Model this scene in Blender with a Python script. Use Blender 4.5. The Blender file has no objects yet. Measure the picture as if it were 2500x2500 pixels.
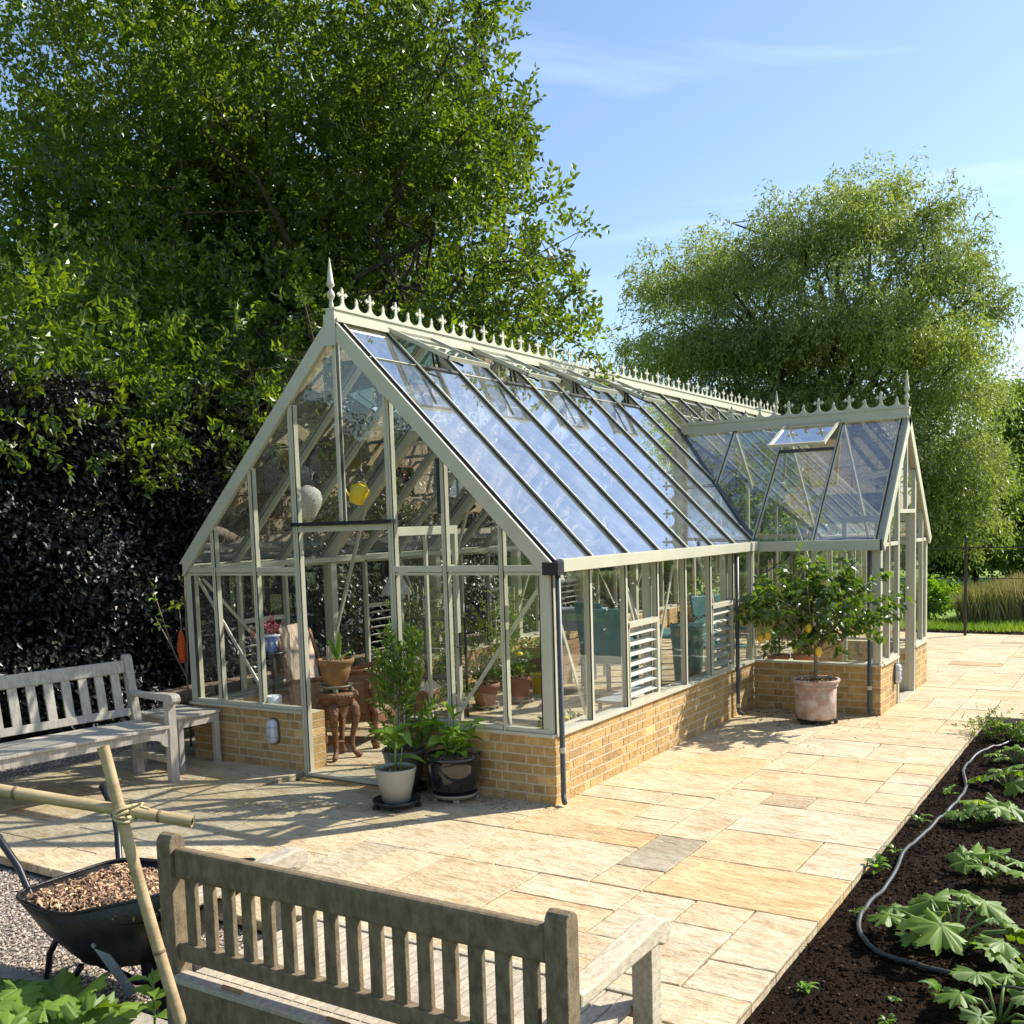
import bpy, math, random
import numpy as np
from mathutils import Vector, Matrix, noise
R=math.radians; PI=math.pi
random.seed(7); rng=np.random.default_rng(7)
S=bpy.context.scene
COL=S.collection
# ---------------------------------------------------------------- materials
def mat(name, col=(.5,.5,.5), rough=.6, metal=0., spec=.5, var=0., nscale=8., bump=0., bscale=30., col2=None, attr=False, coat=0.,
        stretch=(1,1,1), ramp=None, detail=6., trans=0., tcol=None, contrast=(.32,.68)):
    m=bpy.data.materials.new(name); m.use_nodes=True; nt=m.node_tree; N=nt.nodes; Lk=nt.links
    b=N['Principled BSDF']; b.inputs['Roughness'].default_value=rough; b.inputs['Metallic'].default_value=metal
    b.inputs['Specular IOR Level'].default_value=spec; b.inputs['Coat Weight'].default_value=coat
    tc=N.new('ShaderNodeTexCoord'); mp=N.new('ShaderNodeMapping'); mp.inputs['Scale'].default_value=stretch
    Lk.new(tc.outputs['Object'],mp.inputs['Vector'])
    vec=mp.outputs['Vector']; at=None
    if attr:
        at=N.new('ShaderNodeAttribute'); at.attribute_name='v'
        ad=N.new('ShaderNodeVectorMath'); ad.operation='ADD'
        sc=N.new('ShaderNodeVectorMath'); sc.operation='SCALE'; sc.inputs['Scale'].default_value=37.
        cb=N.new('ShaderNodeCombineXYZ')
        for i in range(3): Lk.new(at.outputs['Fac'],cb.inputs[i])
        Lk.new(cb.outputs[0],sc.inputs[0]); Lk.new(vec,ad.inputs[0]); Lk.new(sc.outputs[0],ad.inputs[1]); vec=ad.outputs[0]
    nz=N.new('ShaderNodeTexNoise'); nz.inputs['Scale'].default_value=nscale; nz.inputs['Detail'].default_value=detail
    nz.inputs['Roughness'].default_value=.62
    Lk.new(vec,nz.inputs['Vector'])
    cr=N.new('ShaderNodeValToRGB'); e=cr.color_ramp.elements
    c2=col2 if col2 else tuple(c*(1-var) for c in col)
    e[0].position=contrast[0]; e[0].color=(*c2,1); e[1].position=contrast[1]; e[1].color=(*col,1)
    Lk.new(nz.outputs['Fac'],cr.inputs['Fac']); out=cr.outputs['Color']
    if attr and ramp:
        r2=N.new('ShaderNodeValToRGB'); r2.color_ramp.elements[0].position=ramp[0][0]; r2.color_ramp.elements[0].color=(*ramp[0][1],1)
        r2.color_ramp.elements[1].position=ramp[-1][0]; r2.color_ramp.elements[1].color=(*ramp[-1][1],1)
        for p,c in ramp[1:-1]:
            q=r2.color_ramp.elements.new(p); q.color=(*c,1)
        Lk.new(at.outputs['Fac'],r2.inputs['Fac'])
        mx=N.new('ShaderNodeMix'); mx.data_type='RGBA'; mx.blend_type='MULTIPLY'; mx.inputs[0].default_value=1.
        Lk.new(out,mx.inputs[6]); Lk.new(r2.outputs['Color'],mx.inputs[7]); out=mx.outputs[2]
    Lk.new(out,b.inputs['Base Color'])
    if bump:
        n2=N.new('ShaderNodeTexNoise'); n2.inputs['Scale'].default_value=bscale; n2.inputs['Detail'].default_value=8.
        Lk.new(vec,n2.inputs['Vector']); bp=N.new('ShaderNodeBump'); bp.inputs['Strength'].default_value=bump; bp.inputs['Distance'].default_value=.02
        Lk.new(n2.outputs['Fac'],bp.inputs['Height']); Lk.new(bp.outputs['Normal'],b.inputs['Normal'])
    m['out']=1
    if trans:
        tr=N.new('ShaderNodeBsdfTranslucent'); ms=N.new('ShaderNodeMixShader'); ms.inputs[0].default_value=trans
        hs=N.new('ShaderNodeMix'); hs.data_type='RGBA'; hs.blend_type='MULTIPLY'; hs.inputs[0].default_value=1.
        hs.inputs[7].default_value=(*(tcol or (1.5,1.45,.6)),1); Lk.new(out,hs.inputs[6]); Lk.new(hs.outputs[2],tr.inputs['Color'])
        Lk.new(b.outputs[0],ms.inputs[1]); Lk.new(tr.outputs[0],ms.inputs[2]); Lk.new(ms.outputs[0],N['Material Output'].inputs['Surface'])
    return m
def slabmat(name,ramp):
    m=mat(name,(.64,.55,.375),.85,attr=True,ramp=ramp,col2=(.46,.365,.225),nscale=2.2,stretch=(1,2.2,1),bump=.8,bscale=11,detail=12,contrast=(.30,.60))
    nt=m.node_tree;N=nt.nodes;L=nt.links; b=N['Principled BSDF']; src=b.inputs['Base Color'].links[0].from_socket
    vec=[n for n in N if n.type=='TEX_NOISE'][0].inputs['Vector'].links[0].from_socket
    def layer(src,scale,stretch,lo,hi,col,fac,dist=0.,kind='noise'):
        mp=N.new('ShaderNodeMapping'); mp.inputs['Scale'].default_value=stretch; L.new(vec,mp.inputs[0])
        t=N.new('ShaderNodeTexNoise'); t.inputs['Scale'].default_value=scale; t.inputs['Detail'].default_value=9; t.inputs['Roughness'].default_value=.68; t.inputs['Distortion'].default_value=dist
        L.new(mp.outputs[0],t.inputs['Vector']); r=N.new('ShaderNodeMapRange'); r.inputs[1].default_value=lo; r.inputs[2].default_value=hi; r.inputs[4].default_value=fac; L.new(t.outputs['Fac'],r.inputs[0])
        f=r.outputs[0]
        if kind=='vein':
            a=N.new('ShaderNodeMath');a.operation='SUBTRACT';a.inputs[1].default_value=.5;L.new(t.outputs['Fac'],a.inputs[0])
            c=N.new('ShaderNodeMath');c.operation='ABSOLUTE';L.new(a.outputs[0],c.inputs[0])
            r.inputs[1].default_value=lo;r.inputs[2].default_value=0.;r.inputs[3].default_value=0.;L.new(c.outputs[0],r.inputs[0])
        x=N.new('ShaderNodeMix');x.data_type='RGBA';x.blend_type='MULTIPLY';L.new(f,x.inputs[0]);L.new(src,x.inputs[6]);x.inputs[7].default_value=(*col,1);return x.outputs[2]
    src=layer(src,3.5,(1,1,1),.50,.70,(.72,.55,.36),.85,1.5)
    src=layer(src,2.0,(.6,2.5,1),.013,0,(.38,.28,.18),.85,2.2,'vein')
    src=layer(src,5.0,(1,3.,1),.016,0,(.62,.47,.32),.7,1.4,'vein')
    src=layer(src,60,(1,1,1),.60,.72,(.60,.50,.38),.6)
    src=layer(src,1.1,(1,1,1),.45,.7,(.90,.88,.84),.8)
    L.new(src,b.inputs['Base Color']); return m
def leafmat(name,c1,c2,rough=.42,trans=.35,tcol=(2.2,2.0,.55),spec=.5):
    return mat(name,c1,rough,spec=spec,attr=True,ramp=[(0,(.55,.6,.6)),(.5,(1,1,1)),(1,(1.5,1.4,1.1))],col2=c2,nscale=1.3,trans=trans,tcol=tcol)
M={}
M['frame']=mat('painted_aluminium',(.53,.505,.385),.40,var=.12,nscale=4)
M['gasket']=mat('black_rubber',(.012,.012,.014),.5)
M['pipe']=mat('dark_grey_pipe',(.06,.068,.07),.45)
M['brick']=mat('yellow_brick',(.50,.33,.135),.9,attr=True,ramp=[(0,(.78,.74,.70)),(.3,(.95,.93,.9)),(.7,(1.05,1.02,.97)),(.96,(1.18,1.14,1.08)),(1,(1.5,1.55,1.6))],col2=(.36,.225,.085),nscale=17,bump=.6,bscale=60,contrast=(.30,.62))
M['mortar']=mat('pale_mortar',(.62,.54,.39),.95,var=.25,nscale=12,bump=.4)
M['slab']=slabmat('sandstone_slab',
   ramp=[(0,(.96,.97,1.)),(.25,(1,1,1)),(.5,(1.02,.98,.93)),(.72,(.97,.93,.86)),(.80,(1.03,.88,.68)),(.86,(.92,.92,.93)),(.93,(.66,.68,.72)),(1,(1.0,.78,.52))])
M['joint']=mat('sandy_joint',(.20,.155,.09),.95,var=.6,nscale=30)
M['soil']=mat('dark_soil',(.026,.015,.008),.95,spec=.08,col2=(.008,.0045,.0025),nscale=40,bump=1.,bscale=90)
M['clod']=mat('soil_crumb',(.038,.022,.012),.95,spec=.08,attr=True,ramp=[(0,(.3,.3,.3)),(.85,(1,1,1)),(.97,(2.5,2.5,2.4)),(1,(8,8,7.5))],col2=(.014,.009,.006))
M['gravelbed']=mat('gravel_bed',(.33,.28,.22),.95,col2=(.12,.10,.08),nscale=60,bump=.8,bscale=120)
M['stone']=mat('gravel_stone',(.46,.38,.31),.85,attr=True,ramp=[(0,(.45,.4,.38)),(.5,(.95,.9,.85)),(1,(1.5,1.5,1.5))],var=.3)
M['kerb']=mat('grey_kerb_stone',(.42,.37,.30),.9,var=.4,nscale=9,bump=.4)
M['grass']=mat('meadow_grass',(.22,.33,.045),.9,col2=(.15,.24,.035),nscale=1.5,bump=.2,bscale=40)
M['blade']=mat('grass_blade',(.20,.30,.05),.6,attr=True,ramp=[(0,(.6,.7,.6)),(.6,(1.1,1.05,1)),(1,(2.0,1.5,1.3))],trans=.35,tcol=(1.6,1.6,.6))
M['tallgrass']=mat('seeding_grass',(.42,.39,.18),.7,attr=True,ramp=[(0,(.5,.7,.4)),(.6,(1,1,1)),(1,(1.4,1.25,1.1))],trans=.3,tcol=(1.3,1.2,.7))
M['teak']=mat('silvery_teak',(.66,.585,.475),.8,attr=True,ramp=[(0,(.85,.85,.86)),(1,(1.08,1.06,1.02))],col2=(.40,.355,.30),nscale=6,stretch=(9,9,1.2),bump=.25,bscale=40)
M['teakd']=mat('shaded_brown_teak',(.26,.20,.12),.85,attr=True,ramp=[(0,(.8,.82,.8)),(1,(1.15,1.08,1.0))],col2=(.12,.088,.05),nscale=16,stretch=(2,2,1),bump=.2,bscale=80)  # brown teak, colour darkened as the bench's shaded rear side
M['teakl']=mat('pale_teak',(.58,.50,.38),.85,attr=True,ramp=[(0,(.85,.85,.86)),(1,(1.08,1.06,1.02))],col2=(.36,.30,.215),nscale=26,stretch=(2,1,2),bump=.15,bscale=80)  # lighter copy of the bench teak for its sunlit seat and arms
M['bamboo']=mat('dry_bamboo',(.50,.37,.20),.5,col2=(.33,.23,.12),nscale=7,stretch=(1,1,3),bump=.1)
M['bambood']=mat('bamboo_node',(.22,.14,.08),.7,var=.4)
M['twine']=mat('hemp_twine',(.62,.50,.27),.9,var=.3,nscale=60,bump=.4,bscale=200)
M['blackmetal']=mat('black_metal',(.018,.018,.02),.35,var=.3)
M['barrow']=mat('worn_black_steel',(.035,.034,.033),.42,col2=(.012,.012,.013),nscale=9,metal=.2,bump=.15,bscale=40)
M['galv']=mat('galvanised_steel',(.55,.60,.64),.38,metal=.6,var=.3,nscale=12)
M['tyre']=mat('tyre_rubber',(.022,.021,.02),.75,var=.3,bump=.3,bscale=60)
M['chip']=mat('wood_chip',(.42,.28,.17),.85,attr=True,ramp=[(0,(.2,.17,.15)),(.35,(.6,.5,.45)),(.7,(1.15,1.05,1)),(1,(1.8,1.85,1.7))],var=.3)
M['terra']=mat('terracotta',(.42,.19,.10),.85,col2=(.30,.13,.075),nscale=7,bump=.2)
M['terraold']=mat('limed_terracotta',(.53,.44,.38),.9,col2=(.40,.25,.19),nscale=9,bump=.35,bscale=25,contrast=(.42,.6))
M['terragold']=mat('mossy_terracotta',(.36,.20,.075),.85,col2=(.20,.10,.04),nscale=7,bump=.2)
M['whiteglaze']=mat('cream_glaze',(.44,.41,.32),.35,var=.12,nscale=10)
M['blackglaze']=mat('black_glaze',(.012,.013,.014),.07,coat=.8)
M['greyglaze']=mat('grey_glaze',(.16,.15,.14),.25,var=.4,nscale=9)
M['blacksauc']=mat('black_plastic',(.02,.024,.024),.4)
M['greensauc']=mat('stoneware_saucer',(.34,.31,.22),.6,var=.3)
M['carved']=mat('carved_wood',(.27,.125,.055),.42,col2=(.13,.055,.025),nscale=14,bump=.9,bscale=45)
M['cane']=mat('cane_weave',(.40,.27,.14),.6,var=.5,nscale=90,bump=.8,bscale=150)
M['throw']=mat('striped_throw',(.62,.52,.40),.95,col2=(.34,.20,.13),nscale=14,stretch=(1,5,1),bump=.4)
M['shade']=mat('wicker_shade',(.62,.58,.50),.8,var=.45,nscale=50,bump=.6,bscale=90)
M['jasper']=mat('blue_jasper',(.10,.20,.52),.6,var=.15)
M['white']=mat('white_relief',(.75,.76,.78),.7)
M['yellow']=mat('yellow_plastic',(.80,.55,.02),.4)
M['orangeb']=mat('orange_netting',(.75,.10,.01),.7,var=.5,nscale=60)
M['teal']=mat('teal_paint',(.10,.27,.27),.55,var=.3,nscale=6)
M['tealglass']=mat('teal_glaze',(.01,.10,.12),.1)
M['greypaint']=mat('blue_grey_paint',(.33,.38,.40),.5,var=.2)
M['greyplas']=mat('grey_plastic',(.10,.105,.11),.5)
M['timber']=mat('planter_timber',(.36,.22,.11),.85,col2=(.22,.13,.065),nscale=10,stretch=(1,1,8),bump=.4)
M['drystone']=mat('dry_stone',(.20,.145,.095),.95,attr=True,ramp=[(0,(.6,.6,.6)),(1,(1.3,1.25,1.2))],var=.5,nscale=9,bump=.9,bscale=20)
M['bark']=mat('tree_bark',(.075,.055,.04),.95,var=.5,nscale=10,bump=.8,bscale=30)
M['palebark']=mat('pale_bark',(.26,.20,.13),.9,var=.4,nscale=14,bump=.4)
M['stalk']=mat('green_stalk',(.20,.30,.07),.5,var=.3,trans=.15)
M['lemon']=mat('lemon_skin',(.80,.50,.03),.45,var=.15,bump=.2,bscale=120)
M['flower']=mat('yellow_petals',(.85,.62,.03),.6)
M['red']=mat('red_petals',(.55,.02,.02),.6)
M['lampglass']=mat('frosted_glass',(.60,.64,.66),.25)
M['lampmetal']=mat('lamp_bronze',(.10,.075,.05),.5)
M['hose']=mat('grey_hose',(.06,.06,.062),.45,var=.3)
M['L_lime']=leafmat('lime_leaf',(.10,.15,.022),(.048,.085,.012),rough=.36,spec=.6,trans=.48,tcol=(2.7,2.5,.45))
M['L_willow']=leafmat('willow_leaf',(.28,.34,.125),(.15,.20,.065),trans=.40,tcol=(1.5,1.5,.6))
M['L_back']=leafmat('background_leaf',(.20,.28,.055),(.10,.16,.03),trans=.4,tcol=(1.8,1.9,.5))
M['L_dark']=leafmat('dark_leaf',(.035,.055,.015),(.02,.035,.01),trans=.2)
M['L_beech']=leafmat('copper_beech_leaf',(.016,.015,.012),(.007,.008,.007),rough=.40,trans=.08,tcol=(1.5,1.3,.6),spec=.45)
M['L_beechg']=leafmat('greening_beech_leaf',(.075,.075,.03),(.035,.04,.018),rough=.34,trans=.25,spec=.7)
M['L_lemon']=leafmat('lemon_leaf',(.095,.155,.028),(.055,.10,.016),rough=.25,trans=.32,tcol=(2.4,2.4,.4),spec=.7)
M['L_broad']=leafmat('broad_leaf',(.17,.31,.04),(.12,.23,.028),rough=.32,trans=.4,tcol=(1.9,1.8,.35))
M['L_bay']=leafmat('bay_leaf',(.13,.21,.04),(.08,.145,.025),rough=.32,trans=.35)
M['L_squash']=leafmat('squash_leaf',(.17,.28,.045),(.10,.185,.028),rough=.5,trans=.42,tcol=(1.8,1.6,.3))
M['L_tomato']=leafmat('tomato_leaf',(.16,.22,.05),(.09,.14,.03),rough=.5,trans=.4,tcol=(1.8,1.7,.5))
M['L_pink']=leafmat('pink_leaf',(.40,.12,.14),(.22,.07,.08),rough=.4,trans=.3,tcol=(1.3,.9,.9))
M['L_dry']=leafmat('dry_leaf',(.10,.07,.035),(.05,.035,.02),rough=.8,trans=.1)
# glass : thin pane, mirror by Schlick, with a film of dust
def glassmat(name,dust=.03,tint=(.93,.955,.925),f0=.085,rough=0.,pw=4.2):
    m=bpy.data.materials.new(name); m.use_nodes=True; nt=m.node_tree; N=nt.nodes; L=nt.links
    for n in list(N): N.remove(n)
    o=N.new('ShaderNodeOutputMaterial'); g=N.new('ShaderNodeNewGeometry')
    d=N.new('ShaderNodeVectorMath'); d.operation='DOT_PRODUCT'; L.new(g.outputs['Incoming'],d.inputs[0]); L.new(g.outputs['Normal'],d.inputs[1])
    def mth(op,a,b=None):
        x=N.new('ShaderNodeMath'); x.operation=op
        for i,s in enumerate((a,b)):
            if s is None: continue
            if isinstance(s,(int,float)): x.inputs[i].default_value=s
            else: L.new(s,x.inputs[i])
        return x.outputs[0]
    c=mth('ABSOLUTE',d.outputs['Value']); k=mth('POWER',mth('SUBTRACT',1.,c),pw); f=mth('ADD',f0,mth('MULTIPLY',k,1-f0))
    tr=N.new('ShaderNodeBsdfTransparent'); tr.inputs[0].default_value=(*tint,1)
    gl=N.new('ShaderNodeBsdfGlossy'); gl.inputs['Roughness'].default_value=rough; gl.inputs[0].default_value=(.97,.98,1,1)
    df=N.new('ShaderNodeBsdfDiffuse'); df.inputs[0].default_value=(.55,.56,.53,1)
    tc=N.new('ShaderNodeTexCoord'); nz=N.new('ShaderNodeTexNoise'); nz.inputs['Scale'].default_value=5; nz.inputs['Detail'].default_value=9; nz.inputs['Roughness'].default_value=.75
    L.new(tc.outputs['Object'],nz.inputs[0]); du=mth('MULTIPLY',mth('POWER',nz.outputs['Fac'],3.),dust*6)
    m1=N.new('ShaderNodeMixShader'); L.new(du,m1.inputs[0]); L.new(tr.outputs[0],m1.inputs[1]); L.new(df.outputs[0],m1.inputs[2])
    m2=N.new('ShaderNodeMixShader'); L.new(f,m2.inputs[0]); L.new(m1.outputs[0],m2.inputs[1]); L.new(gl.outputs[0],m2.inputs[2])
    L.new(m2.outputs[0],o.inputs[0]); return m
M['glass']=glassmat('wall_glass',.02,tint=(.965,.98,.955),f0=.07)
M['roofglass']=glassmat('roof_glass',.19,tint=(.96,.98,.96),f0=.17,pw=1.9)  # real dust plus extra, painted in to whiten the roof's sky reflection
# ---------------------------------------------------------------- object helpers
def link(o,parent=None,loc=None):
    COL.objects.link(o)
    if parent is not None:
        o.parent=parent
    if loc is not None: o.location=loc
    return o
def tag(o,label=None,cat=None,group=None,kind=None):
    if label: o['label']=label
    if cat: o['category']=cat
    if group: o['group']=group
    if kind: o['kind']=kind
    return o
def thing(name,label,cat,loc=(0,0,0),rz=0,group=None):
    o=bpy.data.objects.new(name,None); o.empty_display_size=.1; link(o,None,loc); o.rotation_euler=(0,0,rz)
    return tag(o,label,cat,group)
def copy_tree(o,parent=None):
    c=o.copy(); COL.objects.link(c)
    if parent is not None: c.parent=parent
    for ch in o.children: copy_tree(ch,c)
    return c
class MB:
    def __init__(s): s.v=[];s.f=[];s.a=[]
    def add(s,vs,fs,a=None):
        n=len(s.v); s.v+= [tuple(x) for x in vs]; s.f+=[tuple(n+i for i in f) for f in fs]
        if a is None: a=random.random()
        s.a+=[a]*len(fs); return s
    def box(s,x0,x1,y0,y1,z0,z1,a=None,mt=None):
        vs=[(x,y,z) for z in (z0,z1) for y in (y0,y1) for x in (x0,x1)]
        if mt is not None: vs=[mt@Vector(q) for q in vs]
        return s.add(vs,[(0,2,3,1),(4,5,7,6),(0,1,5,4),(2,6,7,3),(0,4,6,2),(1,3,7,5)],a)
    def bar(s,p0,p1,w,h,up=(0,0,1),a=None,off=(0,0)):
        p0=Vector(p0);p1=Vector(p1);d=(p1-p0).normalized();up=Vector(up);r=d.cross(up)
        if r.length<1e-4: r=d.cross(Vector((1,0,0)))
        r.normalize();u=r.cross(d).normalized(); o=r*off[0]+u*off[1]
        vs=[p+o+r*(w/2)*sx+u*(h/2)*sy for p in (p0,p1) for sy in (-1,1) for sx in (-1,1)]
        return s.add(vs,[(0,1,3,2),(4,6,7,5),(0,4,5,1),(2,3,7,6),(0,2,6,4),(1,5,7,3)],a)
    def tube(s,pts,rad,n=8,a=None,cap=True,hollow=False):
        pts=[Vector(p) for p in pts]
        if not hasattr(rad,'__len__'): rad=[rad]*len(pts)
        rings=[];pr=None
        for i,p in enumerate(pts):
            d=(pts[min(i+1,len(pts)-1)]-pts[max(i-1,0)]).normalized()
            if pr is None: pr=d.cross(Vector((0,0,1)) if abs(d.z)<.9 else Vector((1,0,0))).normalized()
            else: pr=(pr-d*pr.dot(d)).normalized()
            q=d.cross(pr)
            rings+= [p+(pr*math.cos(2*PI*k/n)+q*math.sin(2*PI*k/n))*rad[i] for k in range(n)]
        fs=[]
        for i in range(len(pts)-1):
            for k in range(n):
                fs.append((i*n+k,i*n+(k+1)%n,(i+1)*n+(k+1)%n,(i+1)*n+k))
        if cap: fs+= [tuple(range(n-1,-1,-1)),tuple((len(pts)-1)*n+k for k in range(n))]
        return s.add(rings,fs,a)
    def lathe(s,prof,c=(0,0,0),n=24,a=None,sx=1,sy=1,mt=None):
        vs=[]
        for r,z in prof:
            for k in range(n):
                q=Vector((c[0]+r*sx*math.cos(2*PI*k/n),c[1]+r*sy*math.sin(2*PI*k/n),c[2]+z))
                vs.append(mt@q if mt is not None else q)
        fs=[(i*n+k,i*n+(k+1)%n,(i+1)*n+(k+1)%n,(i+1)*n+k) for i in range(len(prof)-1) for k in range(n)]
        fs+=[tuple(range(n-1,-1,-1)),tuple((len(prof)-1)*n+k for k in range(n))]
        return s.add(vs,fs,a)
    def prism(s,poly,o,ux,uy,th,a=None,sides=True):
        o=Vector(o);ux=Vector(ux);uy=Vector(uy);n=ux.cross(uy).normalized()*(th/2);k=len(poly)
        P=[o+ux*p[0]+uy*p[1] for p in poly]
        fs=[tuple(range(k)),tuple(range(2*k-1,k-1,-1))]
        if sides: fs+=[(i,k+i,k+(i+1)%k,(i+1)%k) for i in range(k)]
        return s.add([p+n for p in P]+[p-n for p in P],fs,a)
    def build(s,name,m,parent=None,smooth=False,bevel=0,loc=None):
        me=bpy.data.meshes.new(name); me.from_pydata(s.v,[],s.f); me.update()
        at=me.attributes.new('v','FLOAT','FACE'); at.data.foreach_set('value',s.a)
        me.materials.append(M[m] if isinstance(m,str) else m)
        if smooth: me.polygons.foreach_set('use_smooth',[True]*len(me.polygons))
        o=bpy.data.objects.new(name,me); link(o,parent,loc)
        if bevel:
            bv=o.modifiers.new('bevel','BEVEL'); bv.width=bevel; bv.segments=2; bv.limit_method='ANGLE'; bv.angle_limit=R(40)
        if smooth=='angle':
            me.polygons.foreach_set('use_smooth',[True]*len(me.polygons))
        return o
def quadmesh(name,V,F,att,m,parent=None,smooth=True,kind=None):
    """V (n,3), F (m,k) int arrays, att per face"""
    me=bpy.data.meshes.new(name); n=len(V); k=F.shape[1]
    me.vertices.add(n); me.vertices.foreach_set('co',np.asarray(V,np.float32).ravel())
    me.loops.add(F.size); me.loops.foreach_set('vertex_index',F.ravel().astype(np.int32))
    me.polygons.add(len(F)); me.polygons.foreach_set('loop_start',(np.arange(len(F))*k).astype(np.int32))
    me.polygons.foreach_set('loop_total',np.full(len(F),k,np.int32)); me.update(calc_edges=True)
    me.polygons.foreach_set('use_smooth',[smooth]*len(F))
    at=me.attributes.new('v','FLOAT','FACE'); at.data.foreach_set('value',np.asarray(att,np.float32))
    me.materials.append(M[m]); o=bpy.data.objects.new(name,me); link(o,parent); 
    if kind: o['kind']=kind
    return o
def nrm(a): return a/np.maximum(np.linalg.norm(a,axis=1,keepdims=True),1e-9)
def rdir(n,up=0.):
    d=rng.normal(size=(n,3)); d=nrm(d); d[:,2]+=up; return nrm(d)
def kite_leaves(name,P,D,N,L,Wd,m,parent=None,att=None,fold=.25):
    """P base points, D direction, N normals: two-triangle folded leaves"""
    n=len(P); D=nrm(D); Sd=nrm(np.cross(D,N)); N=np.cross(Sd,D); L=np.broadcast_to(L,(n,))[:,None]; Wd=np.broadcast_to(Wd,(n,))[:,None]
    mid=P+D*L*.45
    V=np.stack([P,mid+Sd*Wd*.5+N*Wd*fold,P+D*L-N*L*.08,mid-Sd*Wd*.5+N*Wd*fold],1).reshape(-1,3)
    b=np.arange(n)[:,None]*4; F=np.concatenate([b+np.array([0,1,2]),b+np.array([0,2,3])],1).reshape(-1,3)
    if att is None: att=rng.random(n)
    return quadmesh(name,V,F,np.repeat(att,2),m,parent,smooth=False)
def curved_leaves(name,P,D,N,L,Wd,m,parent=None,att=None,droop=.35,rows=7,fold=.18,wave=0.,shape=None):
    """larger leaves: rows x (left, mid, right) quads, drooping"""
    n=len(P); D=nrm(np.asarray(D,float)); Sd=nrm(np.cross(D,N)); N=np.cross(Sd,D)
    L=np.broadcast_to(L,(n,))[:,None]; Wd=np.broadcast_to(Wd,(n,))[:,None]; dr=np.broadcast_to(droop,(n,))[:,None]
    V=[]
    for i in range(rows+1):
        t=i/rows; w=(math.sin(PI*t**.75)**.8 if 0<t<1 else 0.) if shape is None else shape(t)
        ctr=P+D*L*(t*(1-.12*t))-np.array([[0,0,1.]])*L*dr*t*t
        wv=wave*math.sin(i*2.4)*Wd
        V+= [ctr+Sd*Wd*.5*w+N*(Wd*fold*w+wv),ctr,ctr-Sd*Wd*.5*w+N*(Wd*fold*w-wv)]
    V=np.stack(V,1).reshape(-1,3); k=3*(rows+1); b=np.arange(n)[:,None]*k; fl=[]
    for i in range(rows):
        o=3*i; fl+=[[o,o+1,o+4,o+3],[o+1,o+2,o+5,o+4]]
    F=(b[:,:,None]+np.array(fl)[None]).reshape(-1,4)
    if att is None: att=rng.random(n)
    return quadmesh(name,V,F,np.repeat(att,2*rows),m,parent,smooth=True)
def sprays(C,A,nl,tw,ll,lw,name,m,parent,up=.1,att=None,droop=0.):
    """C spray origins, A axis: nl leaves alternate along a twig of length tw"""
    n=len(C); A=nrm(A); X=nrm(np.cross(A,rdir(n))); t=(np.arange(nl)+.5)/nl
    P=C[:,None]+A[:,None]*(t*tw)[None,:,None]*rng.uniform(.7,1.2,(n,1,1)); 
    if droop: P[:,:,2]-=droop*(t**2)[None]
    sg=np.where(np.arange(nl)%2==0,1,-1)[None,:,None]
    D=A[:,None]*.7+X[:,None]*sg*.9+rng.normal(size=(n,nl,3))*.35; D[:,:,2]+=up
    Nn=np.cross(A,X)[:,None]+rng.normal(size=(n,nl,3))*.45
    k=n*nl
    if att is None: att=rng.random(n)
    a=np.clip(np.repeat(att,nl)+rng.normal(size=k)*.15,0,1)
    return kite_leaves(name,P.reshape(-1,3),D.reshape(-1,3),Nn.reshape(-1,3),rng.uniform(.7,1.25,k)*ll,rng.uniform(.75,1.2,k)*lw,m,parent,a)
# ---------------------------------------------------------------- world, sun, camera
SD=Vector((.74,.93,1.0)).normalized(); EL=math.asin(SD.z); AZ=math.atan2(SD.x,SD.y)
w=bpy.data.worlds.new('World'); S.world=w; w.use_nodes=True; N=w.node_tree.nodes; L=w.node_tree.links
bg=N['Background']; sky=N.new('ShaderNodeTexSky'); sky.sky_type='NISHITA'; sky.sun_disc=False; sky.sun_elevation=EL; sky.sun_rotation=AZ
sky.air_density=1.15; sky.dust_density=.7; sky.ozone_density=2.2; sky.altitude=0
tc=N.new('ShaderNodeTexCoord'); mp=N.new('ShaderNodeMapping'); mp.inputs['Scale'].default_value=(1.2,1.2,7.5); mp.inputs['Rotation'].default_value=(R(7),R(-9),R(20))
nz=N.new('ShaderNodeTexNoise'); nz.inputs['Scale'].default_value=1.6; nz.inputs['Detail'].default_value=7; nz.inputs['Roughness'].default_value=.5; nz.inputs['Distortion'].default_value=.7
cr=N.new('ShaderNodeValToRGB'); cr.color_ramp.elements[0].position=.47; cr.color_ramp.elements[0].color=(0,0,0,1); cr.color_ramp.elements[1].position=.80; cr.color_ramp.elements[1].color=(.5,.5,.5,1)
mx=N.new('ShaderNodeMix'); mx.data_type='RGBA'; mx.inputs[7].default_value=(7.,7.8,8.8,1)
L.new(tc.outputs['Generated'],mp.inputs[0]); L.new(mp.outputs[0],nz.inputs[0]); L.new(nz.outputs['Fac'],cr.inputs[0]); L.new(cr.outputs[0],mx.inputs[0])
tn=N.new('ShaderNodeMix'); tn.data_type='RGBA'; tn.blend_type='MULTIPLY'; tn.inputs[0].default_value=1.; tn.inputs[7].default_value=(1.0,1.03,1.10,1); L.new(sky.outputs[0],tn.inputs[6])
L.new(tn.outputs[2],mx.inputs[6]); L.new(mx.outputs[2],bg.inputs[0]); bg.inputs[1].default_value=.112
sl=bpy.data.lights.new('sun','SUN'); sl.energy=5.0; sl.angle=R(.53); sl.color=(1,.95,.855); so=bpy.data.objects.new('sun',sl); link(so); so.rotation_euler=(-SD).to_track_quat('-Z','Y').to_euler(); so.location=(8,10,12)
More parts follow.
